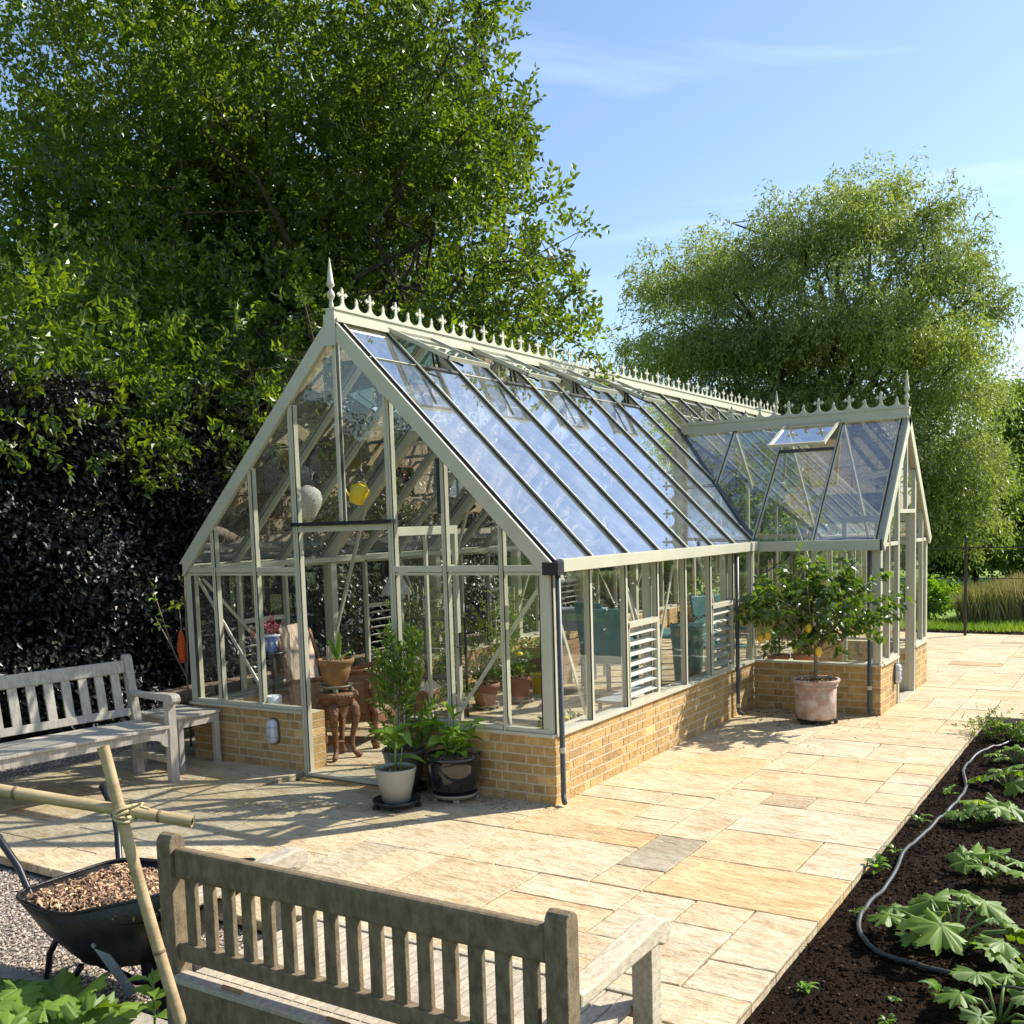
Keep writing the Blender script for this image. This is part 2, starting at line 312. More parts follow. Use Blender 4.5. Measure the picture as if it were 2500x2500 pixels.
cam=bpy.data.cameras.new('camera'); co=bpy.data.objects.new('camera',cam); link(co); S.camera=co
def camrot(yaw,pitch,roll):
    f=Vector((math.sin(yaw)*math.cos(pitch),math.cos(yaw)*math.cos(pitch),math.sin(pitch))); r=Vector((math.cos(yaw),-math.sin(yaw),0)); u=r.cross(f)
    rr=r*math.cos(roll)+u*math.sin(roll); uu=-r*math.sin(roll)+u*math.cos(roll); return rr,uu,f
CP=Vector((3.8142,-6.5586,2.1099)); rr,uu,ff=camrot(-.5639,-.0921,-.0311)
m4=Matrix.Identity(4)
for i in range(3): m4[i][0]=rr[i];m4[i][1]=uu[i];m4[i][2]=-ff[i];m4[i][3]=CP[i]
co.matrix_world=m4; cam.sensor_width=36; cam.lens=2509.65/2500*36; cam.shift_y=(1515.6-1250)/2500; cam.clip_end=600; cam.clip_start=.05
S.view_settings.view_transform='Standard'; S.view_settings.look='None'; S.view_settings.exposure=.74; S.view_settings.gamma=1
S.cycles.use_denoising=True; S.cycles.max_bounces=10; S.cycles.transparent_max_bounces=40; S.cycles.diffuse_bounces=4; S.cycles.glossy_bounces=5; S.cycles.transmission_bounces=6
S.cycles.caustics_reflective=False; S.cycles.caustics_refractive=False; S.cycles.sample_clamp_indirect=6
# ---------------------------------------------------------------- setting: ground sheets
def sheet(name,x0,x1,y0,y1,z,m,kind='structure'):
    b=MB(); b.add([(x0,y0,z),(x1,y0,z),(x1,y1,z),(x0,y1,z)],[(0,1,2,3)],.5); o=b.build(name,m); return tag(o,kind=kind)
sheet('ground',-250,250,-60,400,-.20,'grass')
def bumpy(name,x0,x1,y0,y1,z,m,step,amp,sc,edge=.25,kind='structure'):
    nx=int((x1-x0)/step)+1;ny=int((y1-y0)/step)+1
    xs=np.linspace(x0,x1,nx);ys=np.linspace(y0,y1,ny);V=np.zeros((ny,nx,3))
    for j,y in enumerate(ys):
        for i,x in enumerate(xs):
            e=min(1,min(x-x0,x1-x,y-y0,y1-y)/edge)
            h=noise.fractal(Vector((x*sc,y*sc,3.1)),1.,2.1,4)*amp+ noise.noise(Vector((x*sc*7,y*sc*7,1)))*amp*.35
            V[j,i]=(x,y,z+h*(.3+.7*e)-(1-e)*.02)
    idx=np.arange(nx*ny).reshape(ny,nx); F=np.stack([idx[:-1,:-1],idx[:-1,1:],idx[1:,1:],idx[1:,:-1]],-1).reshape(-1,4)
    return quadmesh(name,V.reshape(-1,3),F,np.full(len(F),.5),m,kind=kind)
bumpy('soil_bed',2.31,6.4,-6.2,4.85,-.045,'soil',.035,.035,2.2)
bumpy('far_soil_bed',2.36,8.,8.0,12.6,-.05,'soil',.12,.03,2.)
bumpy('soil_strip',-6,14,12.68,13.75,-.06,'soil',.07,.035,1.5)
bumpy('lawn',-30,40,13.6,34,-.10,'grass',.5,.05,.4)
bumpy("planting_bed",-4.6,2.34,-8,-4.12,.0,'soil',.08,.03,2.)
sheet('gravel_path',-5.6,.5,-3.95,-2.6,-.075,'gravelbed'); sheet('gravel_border',-6.6,-4.7,-8,13,-.076,'gravelbed')
sheet('paving_joints',-4.80,-2.56,-2.70,12.66,-.012,'joint'); sheet('paving_joints',-1.46,2.35,-2.70,12.66,-.012,'joint'); sheet('paving_joints',-2.56,-1.46,0.0,12.66,-.012,'joint'); sheet('paving_joints',-2.56,-1.46,-2.70,-.65,-.012,'joint'); sheet("paving_joints",.33,2.35,-4.11,-2.72,-.0125,'joint'); sheet('paving_joints',2.35,8.2,4.88,7.95,-.0122,'joint')
# paving slabs, random rectangles on a modular grid
gx=[-4.80+.32*i for i in range(7)]+[-2.56+.3667*i for i in range(3)]+[-1.46+.356*i for i in range(5)]+[.32+.3383*i for i in range(7)]+[2.35+.34*i for i in range(1,18)]
gy=[-6.2+.348*i for i in range(10)]+[-2.72+.345*i for i in range(6)]+[-.65,-.325]+[.348*i for i in range(14)]+[4.87+.3444*i for i in range(9)]+[7.97+.335*i for i in range(15)]
nxg,nyg=len(gx)-1,len(gy)-1
occ=[[False]*nyg for _ in range(nxg)]
for i in range(nxg):
    for j in range(nyg):
        cx=(gx[i]+gx[i+1])/2; cy=(gy[j]+gy[j+1])/2
        ok=(cx<2.35 and cy>-2.72) or (cx<2.35 and cx>.32 and -4.112<cy<-2.72) or (cx>2.35 and 4.87<cy<7.97)
        if -2.56<cx<-1.46 and -.65<cy<0: ok=False
        if not ok: occ[i][j]=True
slabs=MB()
def put(i,j,wi,hj,v,z=0):
    for a in range(wi):
        for b in range(hj): occ[i+a][j+b]=True
    g=.0055; x0,x1,y0,y1=gx[i]+g,gx[i+wi]-g,gy[j]+g,gy[j+hj]-g
    n=6; top=[];c=[(x0,y0),(x1,y0),(x1,y1),(x0,y1)]
    for k in range(4):
        p,q=c[k],c[(k+1)%4]
        for t in range(n):
            s=t/n; jx=random.uniform(-.0035,.0035) if t else 0
            dx,dy=q[0]-p[0],q[1]-p[1];l=math.hypot(dx,dy)
            top.append((p[0]+dx*s-dy/l*jx,p[1]+dy*s+dx/l*jx))
    zt=z+random.uniform(-.0016,.0016); tx,ty=random.uniform(-.002,.002),random.uniform(-.002,.002)
    T=[(x,y,zt+(x-x0)*tx+(y-y0)*ty) for x,y in top]; B=[(x,y,z-.052) for x,y in top]; m=len(T)
    I=[(x+( .004 if x<(x0+x1)/2 else -.004),y+(.004 if y<(y0+y1)/2 else -.004),zz+.003) for x,y,zz in T]
    slabs.add(I+T+B,[tuple(range(m))]+[(k,m+k,m+(k+1)%m,(k+1)%m)[::-1] for k in range(m)]+[(m+k,2*m+k,2*m+(k+1)%m,m+(k+1)%m)[::-1] for k in range(m)],v)
def ix(x): return max(k for k in range(len(gx)) if gx[k]<=x+1e-6)
def iy(y): return max(k for k in range(len(gy)) if gy[k]<=y+1e-6)
for (x,y,wi,hj,v) in [(1.4,-1.2,3,2,.80),(1.05,-.9,1,2,.93),(.75,-.55,1,1,.99),(.4,-1.3,2,2,.30),(.1,-1.7,2,2,.72),(-.4,-1.9,1,2,.88)]:
    i,j=ix(x),iy(y)
    if all(not occ[i+a][j+b] for a in range(wi) for b in range(hj)): put(i,j,wi,hj,v)
sizes=[(3,2),(2,3),(2,2),(2,2),(3,2),(1,2),(2,1),(2,1),(1,1),(4,2)]
for j in range(nyg):
    for i in range(nxg):
        if occ[i][j]: continue
        c=sizes[:]; random.shuffle(c)
        for wi,hj in c+[(2,1),(1,1)]:
            if i+wi<=nxg and j+hj<=nyg and all(not occ[i+a][j+b] for a in range(wi) for b in range(hj)): break
        v=random.random()*.80 if random.random()<.90 else random.uniform(.8,1.)
        put(i,j,wi,hj,v)
def zstep(x,y): return -.062*((y+.65)/.65)*(1-.55*(x+2.56)/1.1)
for (x0,x1,y0,y1,vv) in [(-2.555,-2.05,-.645,-.135,.3),(-2.042,-1.465,-.645,-.30,.1),(-2.042,-1.465,-.292,-.135,.6)]:
    c=[(x0,y0),(x1,y0),(x1,y1),(x0,y1)]; slabs.add([(x,y,zstep(x,y)) for x,y in c]+[(x,y,-.14) for x,y in c],[(0,1,2,3),(0,4,5,1),(1,5,6,2),(2,6,7,3),(3,7,4,0)],vv)
tag(slabs.build('patio','slab'),kind='structure')
# threshold course of bricks at the sunken door step
# kerb between gravel and planting bed
k=MB(); x=-3.6
while x<.55:
    l=random.uniform(.5,.8); k.box(x,min(x+l,.60)-.008,-3.945,-3.785,-.12,.035+random.uniform(-.003,.003)); x+=l
tag(k.build('kerb','kerb',bevel=.008),kind='structure')
# loose stones
def stones(name,regions,m,label,zf,s0,s1,cat):
    P=[];
    for (x0,x1,y0,y1,n) in regions: P.append(np.stack([rng.uniform(x0,x1,n),rng.uniform(y0,y1,n),np.zeros(n)],1))
    P=np.concatenate(P); n=len(P); s=rng.uniform(s0,s1,n)[:,None]
    O=np.array([[1,0,0],[0,1,0],[-1,0,0],[0,-1,0],[0,0,.7],[0,0,-.7]],float)
    a=rng.uniform(0,2*PI,n); c,sn=np.cos(a),np.sin(a)
    J=O[None]*rng.uniform(.6,1.2,(n,6,1))*s[:,None]*np.array([[[1,.75,.7]]])
    Q=np.stack([J[:,:,0]*c[:,None]-J[:,:,1]*sn[:,None],J[:,:,0]*sn[:,None]+J[:,:,1]*c[:,None],J[:,:,2]],-1)
    z=zf(P); V=(P[:,None]+Q); V[:,:,2]+=z[:,None]+s*.3
    F=np.array([[0,1,4],[1,2,4],[2,3,4],[3,0,4],[1,0,5],[2,1,5],[3,2,5],[0,3,5]]); b=np.arange(n)[:,None,None]*6
    o=quadmesh(name,V.reshape(-1,3),(b+F[None]).reshape(-1,3),np.repeat(rng.random(n),8),m,smooth=False,kind='stuff')
    return tag(o,label,cat)
stones('gravel_stones',[(-3.4,.36,-3.80,-2.74,17000),(-5.7,-4.83,-3.2,1.2,9000)],'stone','pale loose gravel chippings beside the patio edge',lambda P:np.full(len(P),-.072),.006,.016,'gravel')
def soilz(P): return np.array([-.045+noise.fractal(Vector((x*2.2,y*2.2,3.1)),1.,2.1,4)*.035+noise.noise(Vector((x*15.4,y*15.4,1)))*.012 for x,y,_ in P])
stones('soil_crumbs',[(2.37,4.2,-2.9,4.8,24000)],'clod','dark crumbly soil and bark bits in the vegetable bed',soilz,.004,.017,'soil crumbs')
stones('soil_crumbs',[(-1,3.5,12.7,13.7,1800)],'clod','clods of bare earth along the far edge of the paving',lambda P:np.full(len(P),-.05),.01,.04,'soil crumbs')
def fallen(name,regs,label,l=.035,m='L_dry'):
    P=np.concatenate([np.stack([rng.normal(x,sx,n),rng.normal(y,sy,n),rng.uniform(.004,.012,n)],1) for x,y,sx,sy,n in regs]); n=len(P)
    D=rdir(n); D[:,2]*=.15; Nn=np.tile([[0,0,1.]],(n,1))+rng.normal(size=(n,3))*.3
    tag(kite_leaves(name,P,D,Nn,rng.uniform(.5,1.3,n)*l,rng.uniform(.4,.9,n)*l*.6,m),label,'leaf litter',kind='stuff')
fallen('fallen_leaves',[(.45,4.3,.3,.12,90),(.5,3.9,.22,.25,110),(1.1,3.3,.5,.5,40)],'dry brown leaves scattered round the lemon tree pot')
fallen('fallen_leaves',[(-.55,-.16,.35,.12,150),(-.2,-.1,.25,.06,50)],'small dark debris on the paving beside the black glazed pot',.02)
# ---------------------------------------------------------------- greenhouse
He,Hb,W,Hr,L1,P_,Wp,Hrp,Hd,LL=1.80,.544,3.968,3.727,4.497,1.366,2.515,3.124,2.16,11.58
ga,gb=.412,.5243; BY=L1/7; YC=L1+Wp/2; ms=(Hr-He)/(W/2); mp_=(Hrp-He)/(Wp/2); YE=L1+Wp
GH=thing('greenhouse','large pale green framed glasshouse with steep roof, ridge cresting and yellow brick base','greenhouse',(0,0,0))
He2,Hr2,Hrp2=1.862,3.860,3.222; ms2=(Hr2-He2)/(W/2)
def rz_(x): return He-x*ms if x>-W/2 else He+(x+W)*ms
def rr_(x): return He2-x*ms2 if x>-W/2 else He2+(x+W)*ms2
def prz(y): return He+(Wp/2-abs(y-YC))*mp_
TH=.24; RH=.0741
def brickwall(p0,p1,n,name='brick_wall',skip=None,z1=.519):
    """p0->p1 outer face line, n outward normal; Flemish bond of separate bricks over a mortar core"""
    p0=Vector(p0);p1=Vector(p1);n=Vector(n);d=(p1-p0);l=d.length;d.normalize()
    mt=Matrix(((d.x,-n.x,0,p0.x),(d.y,-n.y,0,p0.y),(0,0,1,0),(0,0,0,1)))
    core=MB(); core.box(.003,l-.003,.0028,TH-.0028,-.10,z1-.004,.5,mt); wl=core.build(name,'mortar',GH)
    b=MB(); zz=-.0; rows=int(round((z1)/RH))
    for r in range(-1,rows):
        z0=r*RH+.0058; z2=(r+1)*RH-.0058; x=-(.056 if r%2 else .0); k=r%2
        while x<l:
            w_=.222 if k%2==0 else .109
            a=max(0,x+.006);c=min(l,x+w_-.006)
            if c-a>.02: b.box(a,c,random.uniform(-.0015,.0012),TH+random.uniform(-.001,.001),z0,z2,None,mt)
            x+=w_;k+=1
    b.build('bricks','brick',wl); return wl
brickwall((-W,0,0),(-ga-4*gb,0,0),(0,-1,0)); brickwall((-ga-2*gb,0,0),(0,0,0),(0,-1,0))
brickwall((0,TH,0),(0,L1,0),(1,0,0)); brickwall((0,L1,0),(P_,L1,0),(0,-1,0))
brickwall((P_,L1+TH,0),(P_,5.33,0),(1,0,0)); brickwall((P_,6.19,0),(P_,YE,0),(1,0,0))
brickwall((P_-TH,YE,0),(-TH,YE,0),(0,1,0)); brickwall((0,YE+.003,0),(0,LL-TH,0),(1,0,0)); brickwall((0,LL,0),(-W,LL,0),(0,1,0)); brickwall((-W,LL-TH,0),(-W,TH,0),(-1,0,0))
b=MB()
for i in range(4): b.box(-2.5+.26*i,-2.5+.26*i+.25,-.125,-.012,-.12,-.030)
b.build('threshold_bricks','brick',GH)
Z0=.519
fr=MB();gk=MB()   # wall frame per side built below
def gpane(pts,m='glass',name='glass_pane'):
    if m=='roofglass':
        zm=sum(p[2] for p in pts)/len(pts); cx=sum(p[0] for p in pts)/len(pts); cy=sum(p[1] for p in pts)/len(pts); a,b_,c_=random.uniform(-.003,.003),random.uniform(-.0025,.0025),random.uniform(-.006,-.001)
        pts=[(p[0],p[1],p[2]+a*(p[0]-cx)+b_*(p[1]-cy)+c_) for p in pts]
    q=MB(); q.add(pts,[tuple(range(len(pts)))],.5); return q.build(name,m,GH)
def sill(x0,x1,y0,y1): SIL.box(x0,x1,y0,y1,Z0,Hb,.5)
SIL=MB()
# --- front gable
def gable(y,s,name,door=True):
    """s=-1 outward -y"""
    f=MB(); k=MB(); xs=[0,-ga,-ga-gb,-ga-2*gb,-ga-4*gb,-ga-5*gb,-ga-6*gb,-W]
    o=s*.012
    for i,x in enumerate(xs):
        if i in(0,7):
            sx=-1 if i==0 else 1
            f.box(min(x,x+sx*.085),max(x,x+sx*.085),y-s*.085 if s<0 else y-.085,y if s<0 else y,Hb,He) if False else f.box(min(x,x+sx*.085),max(x,x+sx*.085),min(y,y-s*.085),max(y,y-s*.085),Hb,He)
            k.box(*( (x-.092,x-.085) if i==0 else (x+.085,x+.092)),min(y+s*.002,y-s*.03),max(y+s*.002,y-s*.03),Hb,He)
            continue
        zb=Hb if i not in(3,4) else (-.05 if door else Hb)
        wd=.021 if i not in(3,4) else .034
        f.box(x-wd,x+wd*.6,min(y+o,y-s*.06),max(y+o,y-s*.06),zb,rz_(x)-.02)
        k.box(x+wd*.6,x+wd*.6+.0035,min(y+s*.006,y-s*.006),max(y+s*.006,y-s*.006),zb+.05,rz_(x)-.03)
        f.box(x-.008,x+.002,min(y+o*2.2,y+o),max(y+o*2.2,y+o),zb,rz_(x)-.02)
    xc=-W/2; zt=Hd if door else Hb
    f.box(xc-.020,xc+.016,min(y+o,y-s*.05),max(y+o,y-s*.05),zt,Hr-.03); k.box(xc+.0165,xc+.020,min(y,y-s*.03),max(y,y-s*.03),zt,Hr-.05)
    # transom at eaves
    def rail(x0,x1,z0,z1,yo=.8):
        f.box(x0,x1,min(y+o*yo,y-s*.045),max(y+o*yo,y-s*.045),z0,z1)
    segs=[(xs[i+1],xs[i]) for i in (0,1,2,4,5,6)]+([] if door else [(xs[4],xs[3])])
    for a,c in segs:
        rail(a+.02,c-.027,He-.035,He+.012); rail(a+.02,c-.027,He-.062,He-.040,.4)
        rail(a+.016,c-.026,Hb,Hb+.035)
    if door:
        rail(xs[4]+.024,xs[3]-.04,Hd-.05,Hd,.8)
        k.box(xs[4]-.03,xs[3]+.03,y+s*.045,y-s*.02,Hd+.002,Hd+.032) if s>0 else k.box(xs[4]-.03,xs[3]+.03,y-.045,y+.02,Hd+.002,Hd+.032)
        f.box(xs[4]+.024,xs[3]-.04,y-.03,y+.06,-.022,.006)
        k.box(xs[2]-.034,xs[2]-.002,y-.032,y-.013,Hd+.06,rz_(xs[2])-.06)
    f.build('gable_frame','frame',GH,bevel=.004); k.build('glazing_seal','gasket',GH)
    yg=y-s*.012
    for i in range(7):
        a,c=xs[i+1],xs[i]
        if i==3:
            for u,v in ((a,xc),(xc,c)): gpane([(u,yg,Hd if door else Hb),(v,yg,Hd if door else Hb),(v,yg,rz_(v)),(u,yg,rz_(u))])
            continue
        gpane([(a,yg,Hb),(c,yg,Hb),(c,yg,He),(a,yg,He)]); 
        z1,z2=rz_(a),rz_(c)
        if i==0: gpane([(a,yg,He),(c,yg,He),(a,yg,z1)])
        elif i==6: gpane([(a,yg,He),(c,yg,He),(c,yg,z2)])
        else: gpane([(a,yg,He),(c,yg,He),(c,yg,z2),(a,yg,z1)])
gable(0,-1,'front'); gable(LL,1,'back',False)
SIL.box(-W-.01,-2.54,-.025,.09,Z0,Hb); SIL.box(-1.43,.012,-.025,.09,Z0,Hb)
SIL.box(-.10,.028,.092,L1-.028,Z0,Hb); SIL.box(-.06,P_+.012,L1-.026,L1+.09,Z0,Hb-.001); SIL.box(P_-.09,P_+.026,L1+.092,5.30,Z0,Hb); SIL.box(P_-.09,P_+.026,6.22,YE,Z0,Hb)
SIL.box(-W-.02,-W+.09,.092,LL-.1,Z0,Hb); SIL.box(-.09,.02,YE+.02,LL,Z0,Hb); SIL.box(-W+.1,-.1,LL-.09,LL+.02,Z0,Hb); SIL.box(0.01,P_-.1,YE-.09,YE+.02,Z0,Hb)
SIL.build('sill','frame',GH)
# verge beams along the front slopes
for yy,sg in ((0,1),(LL,-1)):
    for s in (1,-1):
        v=MB();k=MB()
        X0=.055 if s>0 else -W-.055; a=Vector((X0,yy,rr_(X0) if s>0 else He2+(X0+W)*ms2)); c=Vector((-W/2,yy,Hr2)); up=Vector((s*ms2,0,1)).normalized(); U=lambda d:Vector((0,sg*d,0))
        v.bar(a+U(-.030),c+U(-.030),.020,.115,up,off=(0,-.048)); v.bar(a+U(.012),c+U(.012),.056,.05,up,off=(0,-.050)); v.bar(a+U(.058),c+U(.058),.014,.03,up,off=(0,-.002))
        k.bar(a+U(.0450),c+U(.0450),.011,.05,up,off=(0,-.012)); k.bar(a+U(-.017),c+U(-.017),.004,.03,up,off=(0,-.006))
        o=v.build('verge_beam','frame',GH); k.build('verge_seal','gasket',o)
# --- side walls
def sidewall(x,s,ys,post_idx,name):
    f=MB();k=MB()
    for i,y in enumerate(ys):
        if i in post_idx: f.box(min(x+s*.004,x-s*.06),max(x+s*.004,x-s*.06),y-.03,y+.03,Hb,He)
        else: f.box(min(x+s*.010,x-s*.05),max(x+s*.010,x-s*.05),y-.018,y+.018,Hb,He)
        k.box(min(x+s*.0,x+s*.0105),max(x+s*.0,x+s*.0105),y-.0215,y-.0182,Hb,He-.02)
    f.box(min(x+s*.003,x-s*.05),max(x+s*.003,x-s*.05),ys[0]+.03,ys[-1]-.03,He-.05,He-.004)
    f.build('side_frame','frame',GH,bevel=.003); k.build('glazing_seal','gasket',GH)
    for i in range(len(ys)-1):
        if name=='main' and i in (2,5): continue
        if name=='left' and i in(1,4,8,11): continue
        gpane([(x-s*.012,ys[i],Hb),(x-s*.012,ys[i+1],Hb),(x-s*.012,ys[i+1],He),(x-s*.012,ys[i],He)])
YS=[BY*i for i in range(8)]; YL=[BY*i for i in range(19)]; YL[-1]=LL
sidewall(0,1,[.055]+YS[1:7]+[L1-.03],(),'main'); sidewall(-W,-1,[.06]+YL[1:-1]+[LL-.06],(3,6,9,12,15),'left'); sidewall(0,1,[YE+.03]+YL[12:-1]+[LL-.06],(),'rear')
f=MB(); 
f.box(-.085,0.0,-.0,.085,Hb,He) if False else None
for (x,y) in [(P_,L1),(P_,YE)]:
    sy=1 if y==L1 else -1; f.box(x-.085,x,min(y,y+sy*.085),max(y,y+sy*.085),Hb,He)
f.box(-.055,.006,L1-.07,L1+.03,Hb,He); f.box(-.06,.005,YE-.05,YE+.028,Hb,He)
f.build('corner_post','frame',GH,bevel=.004)
gpane([(.006,L1+.01,Hb),(P_-.085,L1+.01,Hb),(P_-.085,L1+.01,He),(.006,L1+.01,He)])
gpane([(.006,YE-.01,Hb),(P_-.085,YE-.01,Hb),(P_-.085,YE-.01,He),(.006,YE-.01,He)])
# louvre windows
def louvre(x,s,y0,y1,zt=1.215,glass_above=True):
    f=MB(); f.box(x-.02,x+.016,y0+.02,y0+.032,Hb,zt+.03); f.box(x-.02,x+.016,y1-.045,y1-.02,Hb,zt+.03)
    f.box(x-.022,x+.022,y0+.02,y1-.02,zt,zt+.045); f.box(x-.02,x+.018,y0+.033,y1-.046,Hb+.001,Hb+.035)
    o=f.build('louvre_window','frame',GH)
    for i in range(7):
        z=Hb+.075+i*(zt-Hb-.10)/6.5
        q=MB(); q.bar((x-s*.03,y0+.035,z+.012),(x-s*.03,y1-.03,z+.012),.085,.005,(s*.33,0,1),off=(0,0)); q.build('louvre_blade','bladeglass',o)
    gpane([(x-s*.012,y0,zt+.045),(x-s*.012,y1,zt+.045),(x-s*.012,y1,He),(x-s*.012,y0,He)])
M['bladeglass']=mat('frosted_blade',(.62,.62,.54),.3,var=.2,nscale=20)
louvre(0,1,YS[2],YS[3]); louvre(0,1,YS[5],YS[6])
for i in (1,4,8,11): louvre(-W,-1,YL[i],YL[i+1])
# --- porch end gable (x = P_)
f=MB();k=MB(); x=P_; ys=[L1,4.86,5.315,6.215,6.66,YE]
for i,y in enumerate(ys[1:-1]):
    zb=Hb if i in(0,3) else -.02; wd=.02 if i in (0,3) else .032
    f.box(x-.05,x+.012,y-wd,y+wd,zb,prz(y)-.02); k.box(x-.02,x+.014,y+wd,y+wd+.006,zb+.04,prz(y)-.03)
f.box(x-.04,x+.010,YC-.018,YC+.018,Hd,Hrp-.03); f.box(x-.05,x+.016,5.347,6.183,Hd-.045,Hd)
for a,c in ((L1+.085,4.84),(4.88,5.283),(6.247,6.64),(6.68,YE-.085)): f.box(x-.04,x+.008,a,c,He-.03,He+.01); f.box(x-.04,x+.008,a,c,Hb,Hb+.03)
f.box(x-.08,x+.03,5.347,6.183,-.02,.012)
f.build('gable_frame','frame',GH,bevel=.003);k.build('glazing_seal','gasket',GH)
xg=P_-.012
for i in range(5):
    a,c=ys[i],ys[i+1]
    if i==2:
        gpane([(xg,a,Hd),(xg,YC,Hd),(xg,YC,Hrp),(xg,a,prz(a))]); gpane([(xg,YC,Hd),(xg,c,Hd),(xg,c,prz(c)),(xg,YC,Hrp)]); continue
    gpane([(xg,a,Hb),(xg,c,Hb),(xg,c,He),(xg,a,He)])
    pts=[(xg,a,He),(xg,c,He),(xg,c,prz(c)),(xg,a,prz(a))]
    if i==0: pts=[(xg,a,He),(xg,c,He),(xg,c,prz(c))]
    if i==4: pts=[(xg,a,He),(xg,c,He),(xg,a,prz(a))]
    gpane(pts)
# porch verge
mp2=(Hrp2-He2)/(Wp/2)
def pz(y): return He2+(Wp/2-abs(y-YC))*mp2
for s in (1,-1):
    v=MB();k=MB(); e=YC-s*(Wp/2+.055); x=P_; a=Vector((x,e,pz(e))); c=Vector((x,YC,Hrp2)); up=Vector((0,-s*mp2,1)).normalized(); U=lambda d:Vector((d,0,0))
    v.bar(a+U(.028),c+U(.028),.020,.115,up,off=(0,-.048)); v.bar(a+U(-.014),c+U(-.014),.056,.05,up,off=(0,-.050)); v.bar(a+U(-.058),c+U(-.058),.014,.03,up,off=(0,-.002))
    k.bar(a+U(-.0475),c+U(-.0475),.006,.04,up,off=(0,-.006)); o=v.build('verge_beam','frame',GH); k.build('verge_seal','gasket',o)
# --- roof bars and glass
f=MB();k=MB(); nb=18; yb=[YL[i] for i in range(nb+1)]
def valx(y): return -1.363*(1-abs(y-YC)/(Wp/2)) if L1<y<YE else .06
def hbar(fm,km,p0,p1,up,w=.030):
    fm.bar(p0,p1,w*.55,.030,up,off=(0,.008)); km.bar(p0,p1,w*1.2,.012,up,off=(0,.004)); fm.bar(p0,p1,w*1.1,.045,up,off=(0,-.027))
for i in range(1,nb):
    y=yb[i]; x0=valx(y)
    wide=i in(3,6,9,12,15)
    hbar(f,k,(x0,y,rr_(x0)),(-W/2,y,Hr2),(ms2,0,1)); hbar(f,k,(-W-.06,y,He2-.06*ms2),(-W/2,y,Hr2),(-ms2,0,1))
f.build('roof_bar','frame',GH);k.build('roof_seal','gasket',GH)
VENT=(1,3,5,7)  # open vents on the right slope
xv=-1.625; zv=rr_(xv)
for i in range(nb):
    y0,y1=yb[i],yb[i+1]
    pts=[(valx(y0),y0)]
    if y0<YC<y1: pts.append((-1.363,YC))
    if y0<L1<y1-1e-3: pts=[(.06,y0),(.06,L1),(valx(y1),y1)]
    elif y0<YE<y1: pts=[(valx(y0),y0),(.0,YE),(.06,YE+.01),(.06,y1)]
    else: pts.append((valx(y1) if y1<YE else .06,y1))
    top=xv if i in VENT else -W/2
    pts=[(max(px,top+.01),py) for px,py in pts]
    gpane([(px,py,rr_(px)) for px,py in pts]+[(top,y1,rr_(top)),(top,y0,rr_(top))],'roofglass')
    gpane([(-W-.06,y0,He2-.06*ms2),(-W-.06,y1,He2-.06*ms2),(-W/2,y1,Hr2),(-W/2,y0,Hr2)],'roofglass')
# ridge, joint rails
f=MB(); f.box(-W/2-.045,-W/2+.045,-.035,LL+.035,Hr2-.015,Hr2+.055); f.box(-W/2-.058,-W/2+.058,-.04,LL+.04,Hr2+.0555,Hr2+.070)
f.box(-W/2-.075,-W/2+.075,-.03,LL+.03,Hr2-.045,Hr2-.016); f.box(-W/2-.06,-W/2+.06,-.050,-.036,Hr-.10,Hr2+.02)
f.build('ridge','frame',GH)
f=MB()
for i in range(nb):
    if i in VENT or (L1<yb[i]+.3<YE and i in(8,9)): continue
    f.bar((xv,yb[i]+.02,zv+.006),(xv,yb[i+1]-.02,zv+.006),.010,.008,(ms2,0,1))
f.build('glazing_joint','frame',GH)
f=MB(); f.box(-W-.10,-W-.03,-.02,LL+.02,He-.04,He+.04); f.box(.03,.10,.05,L1-.02,He-.040,He+.052); f.box(.03,.036,YE+.1,LL,He-.055,He+.05); f.box(.045,.085,.05,L1-.02,He+.052,He+.056)
f.box(.101,P_+.01,L1-.10,L1-.03,He-.055,He+.052); f.box(.05,P_,YE+.03,YE+.10,He-.055,He+.052)
f.build('gutter','frame',GH,bevel=.006)
k=MB(); k.box(-.03,.105,-.045,.047,He-.06,He+.035); k.box(-W-.11,-W+.02,-.04,-.022,He-.05,He+.05); k.box(P_+.012,P_+.03,L1-.102,L1-.028,He-.06,He+.056); k.build('gutter_cap','gasket',GH)
# downpipes
def pipe(pts,br,n):
    q=MB(); q.tube(pts,.021,10); o=q.build('downpipe','pipe',GH,smooth='angle')
    for p in br: q=MB(); q.tube([(p[0],p[1],p[2]-.02),(p[0],p[1],p[2]+.02)],.026,10); q.build('pipe_clip','frame',o)
pipe([(.045,.055,He-.05),(.045,.055,.10),(.05,.045,.06),(.09,-.01,.035)],[(.045,.055,.42)],0)
pipe([(.045,3.86,He-.06),(.045,3.86,.10),(.05,3.86,.06),(.10,3.87,.035)],[(.045,3.86,.13)],0)
pipe([(1.262,L1-.042,He-.06),(1.262,L1-.042,.10),(1.262,L1-.05,.06),(1.29,L1-.09,.035)],[(1.262,L1-.042,.30)],0)
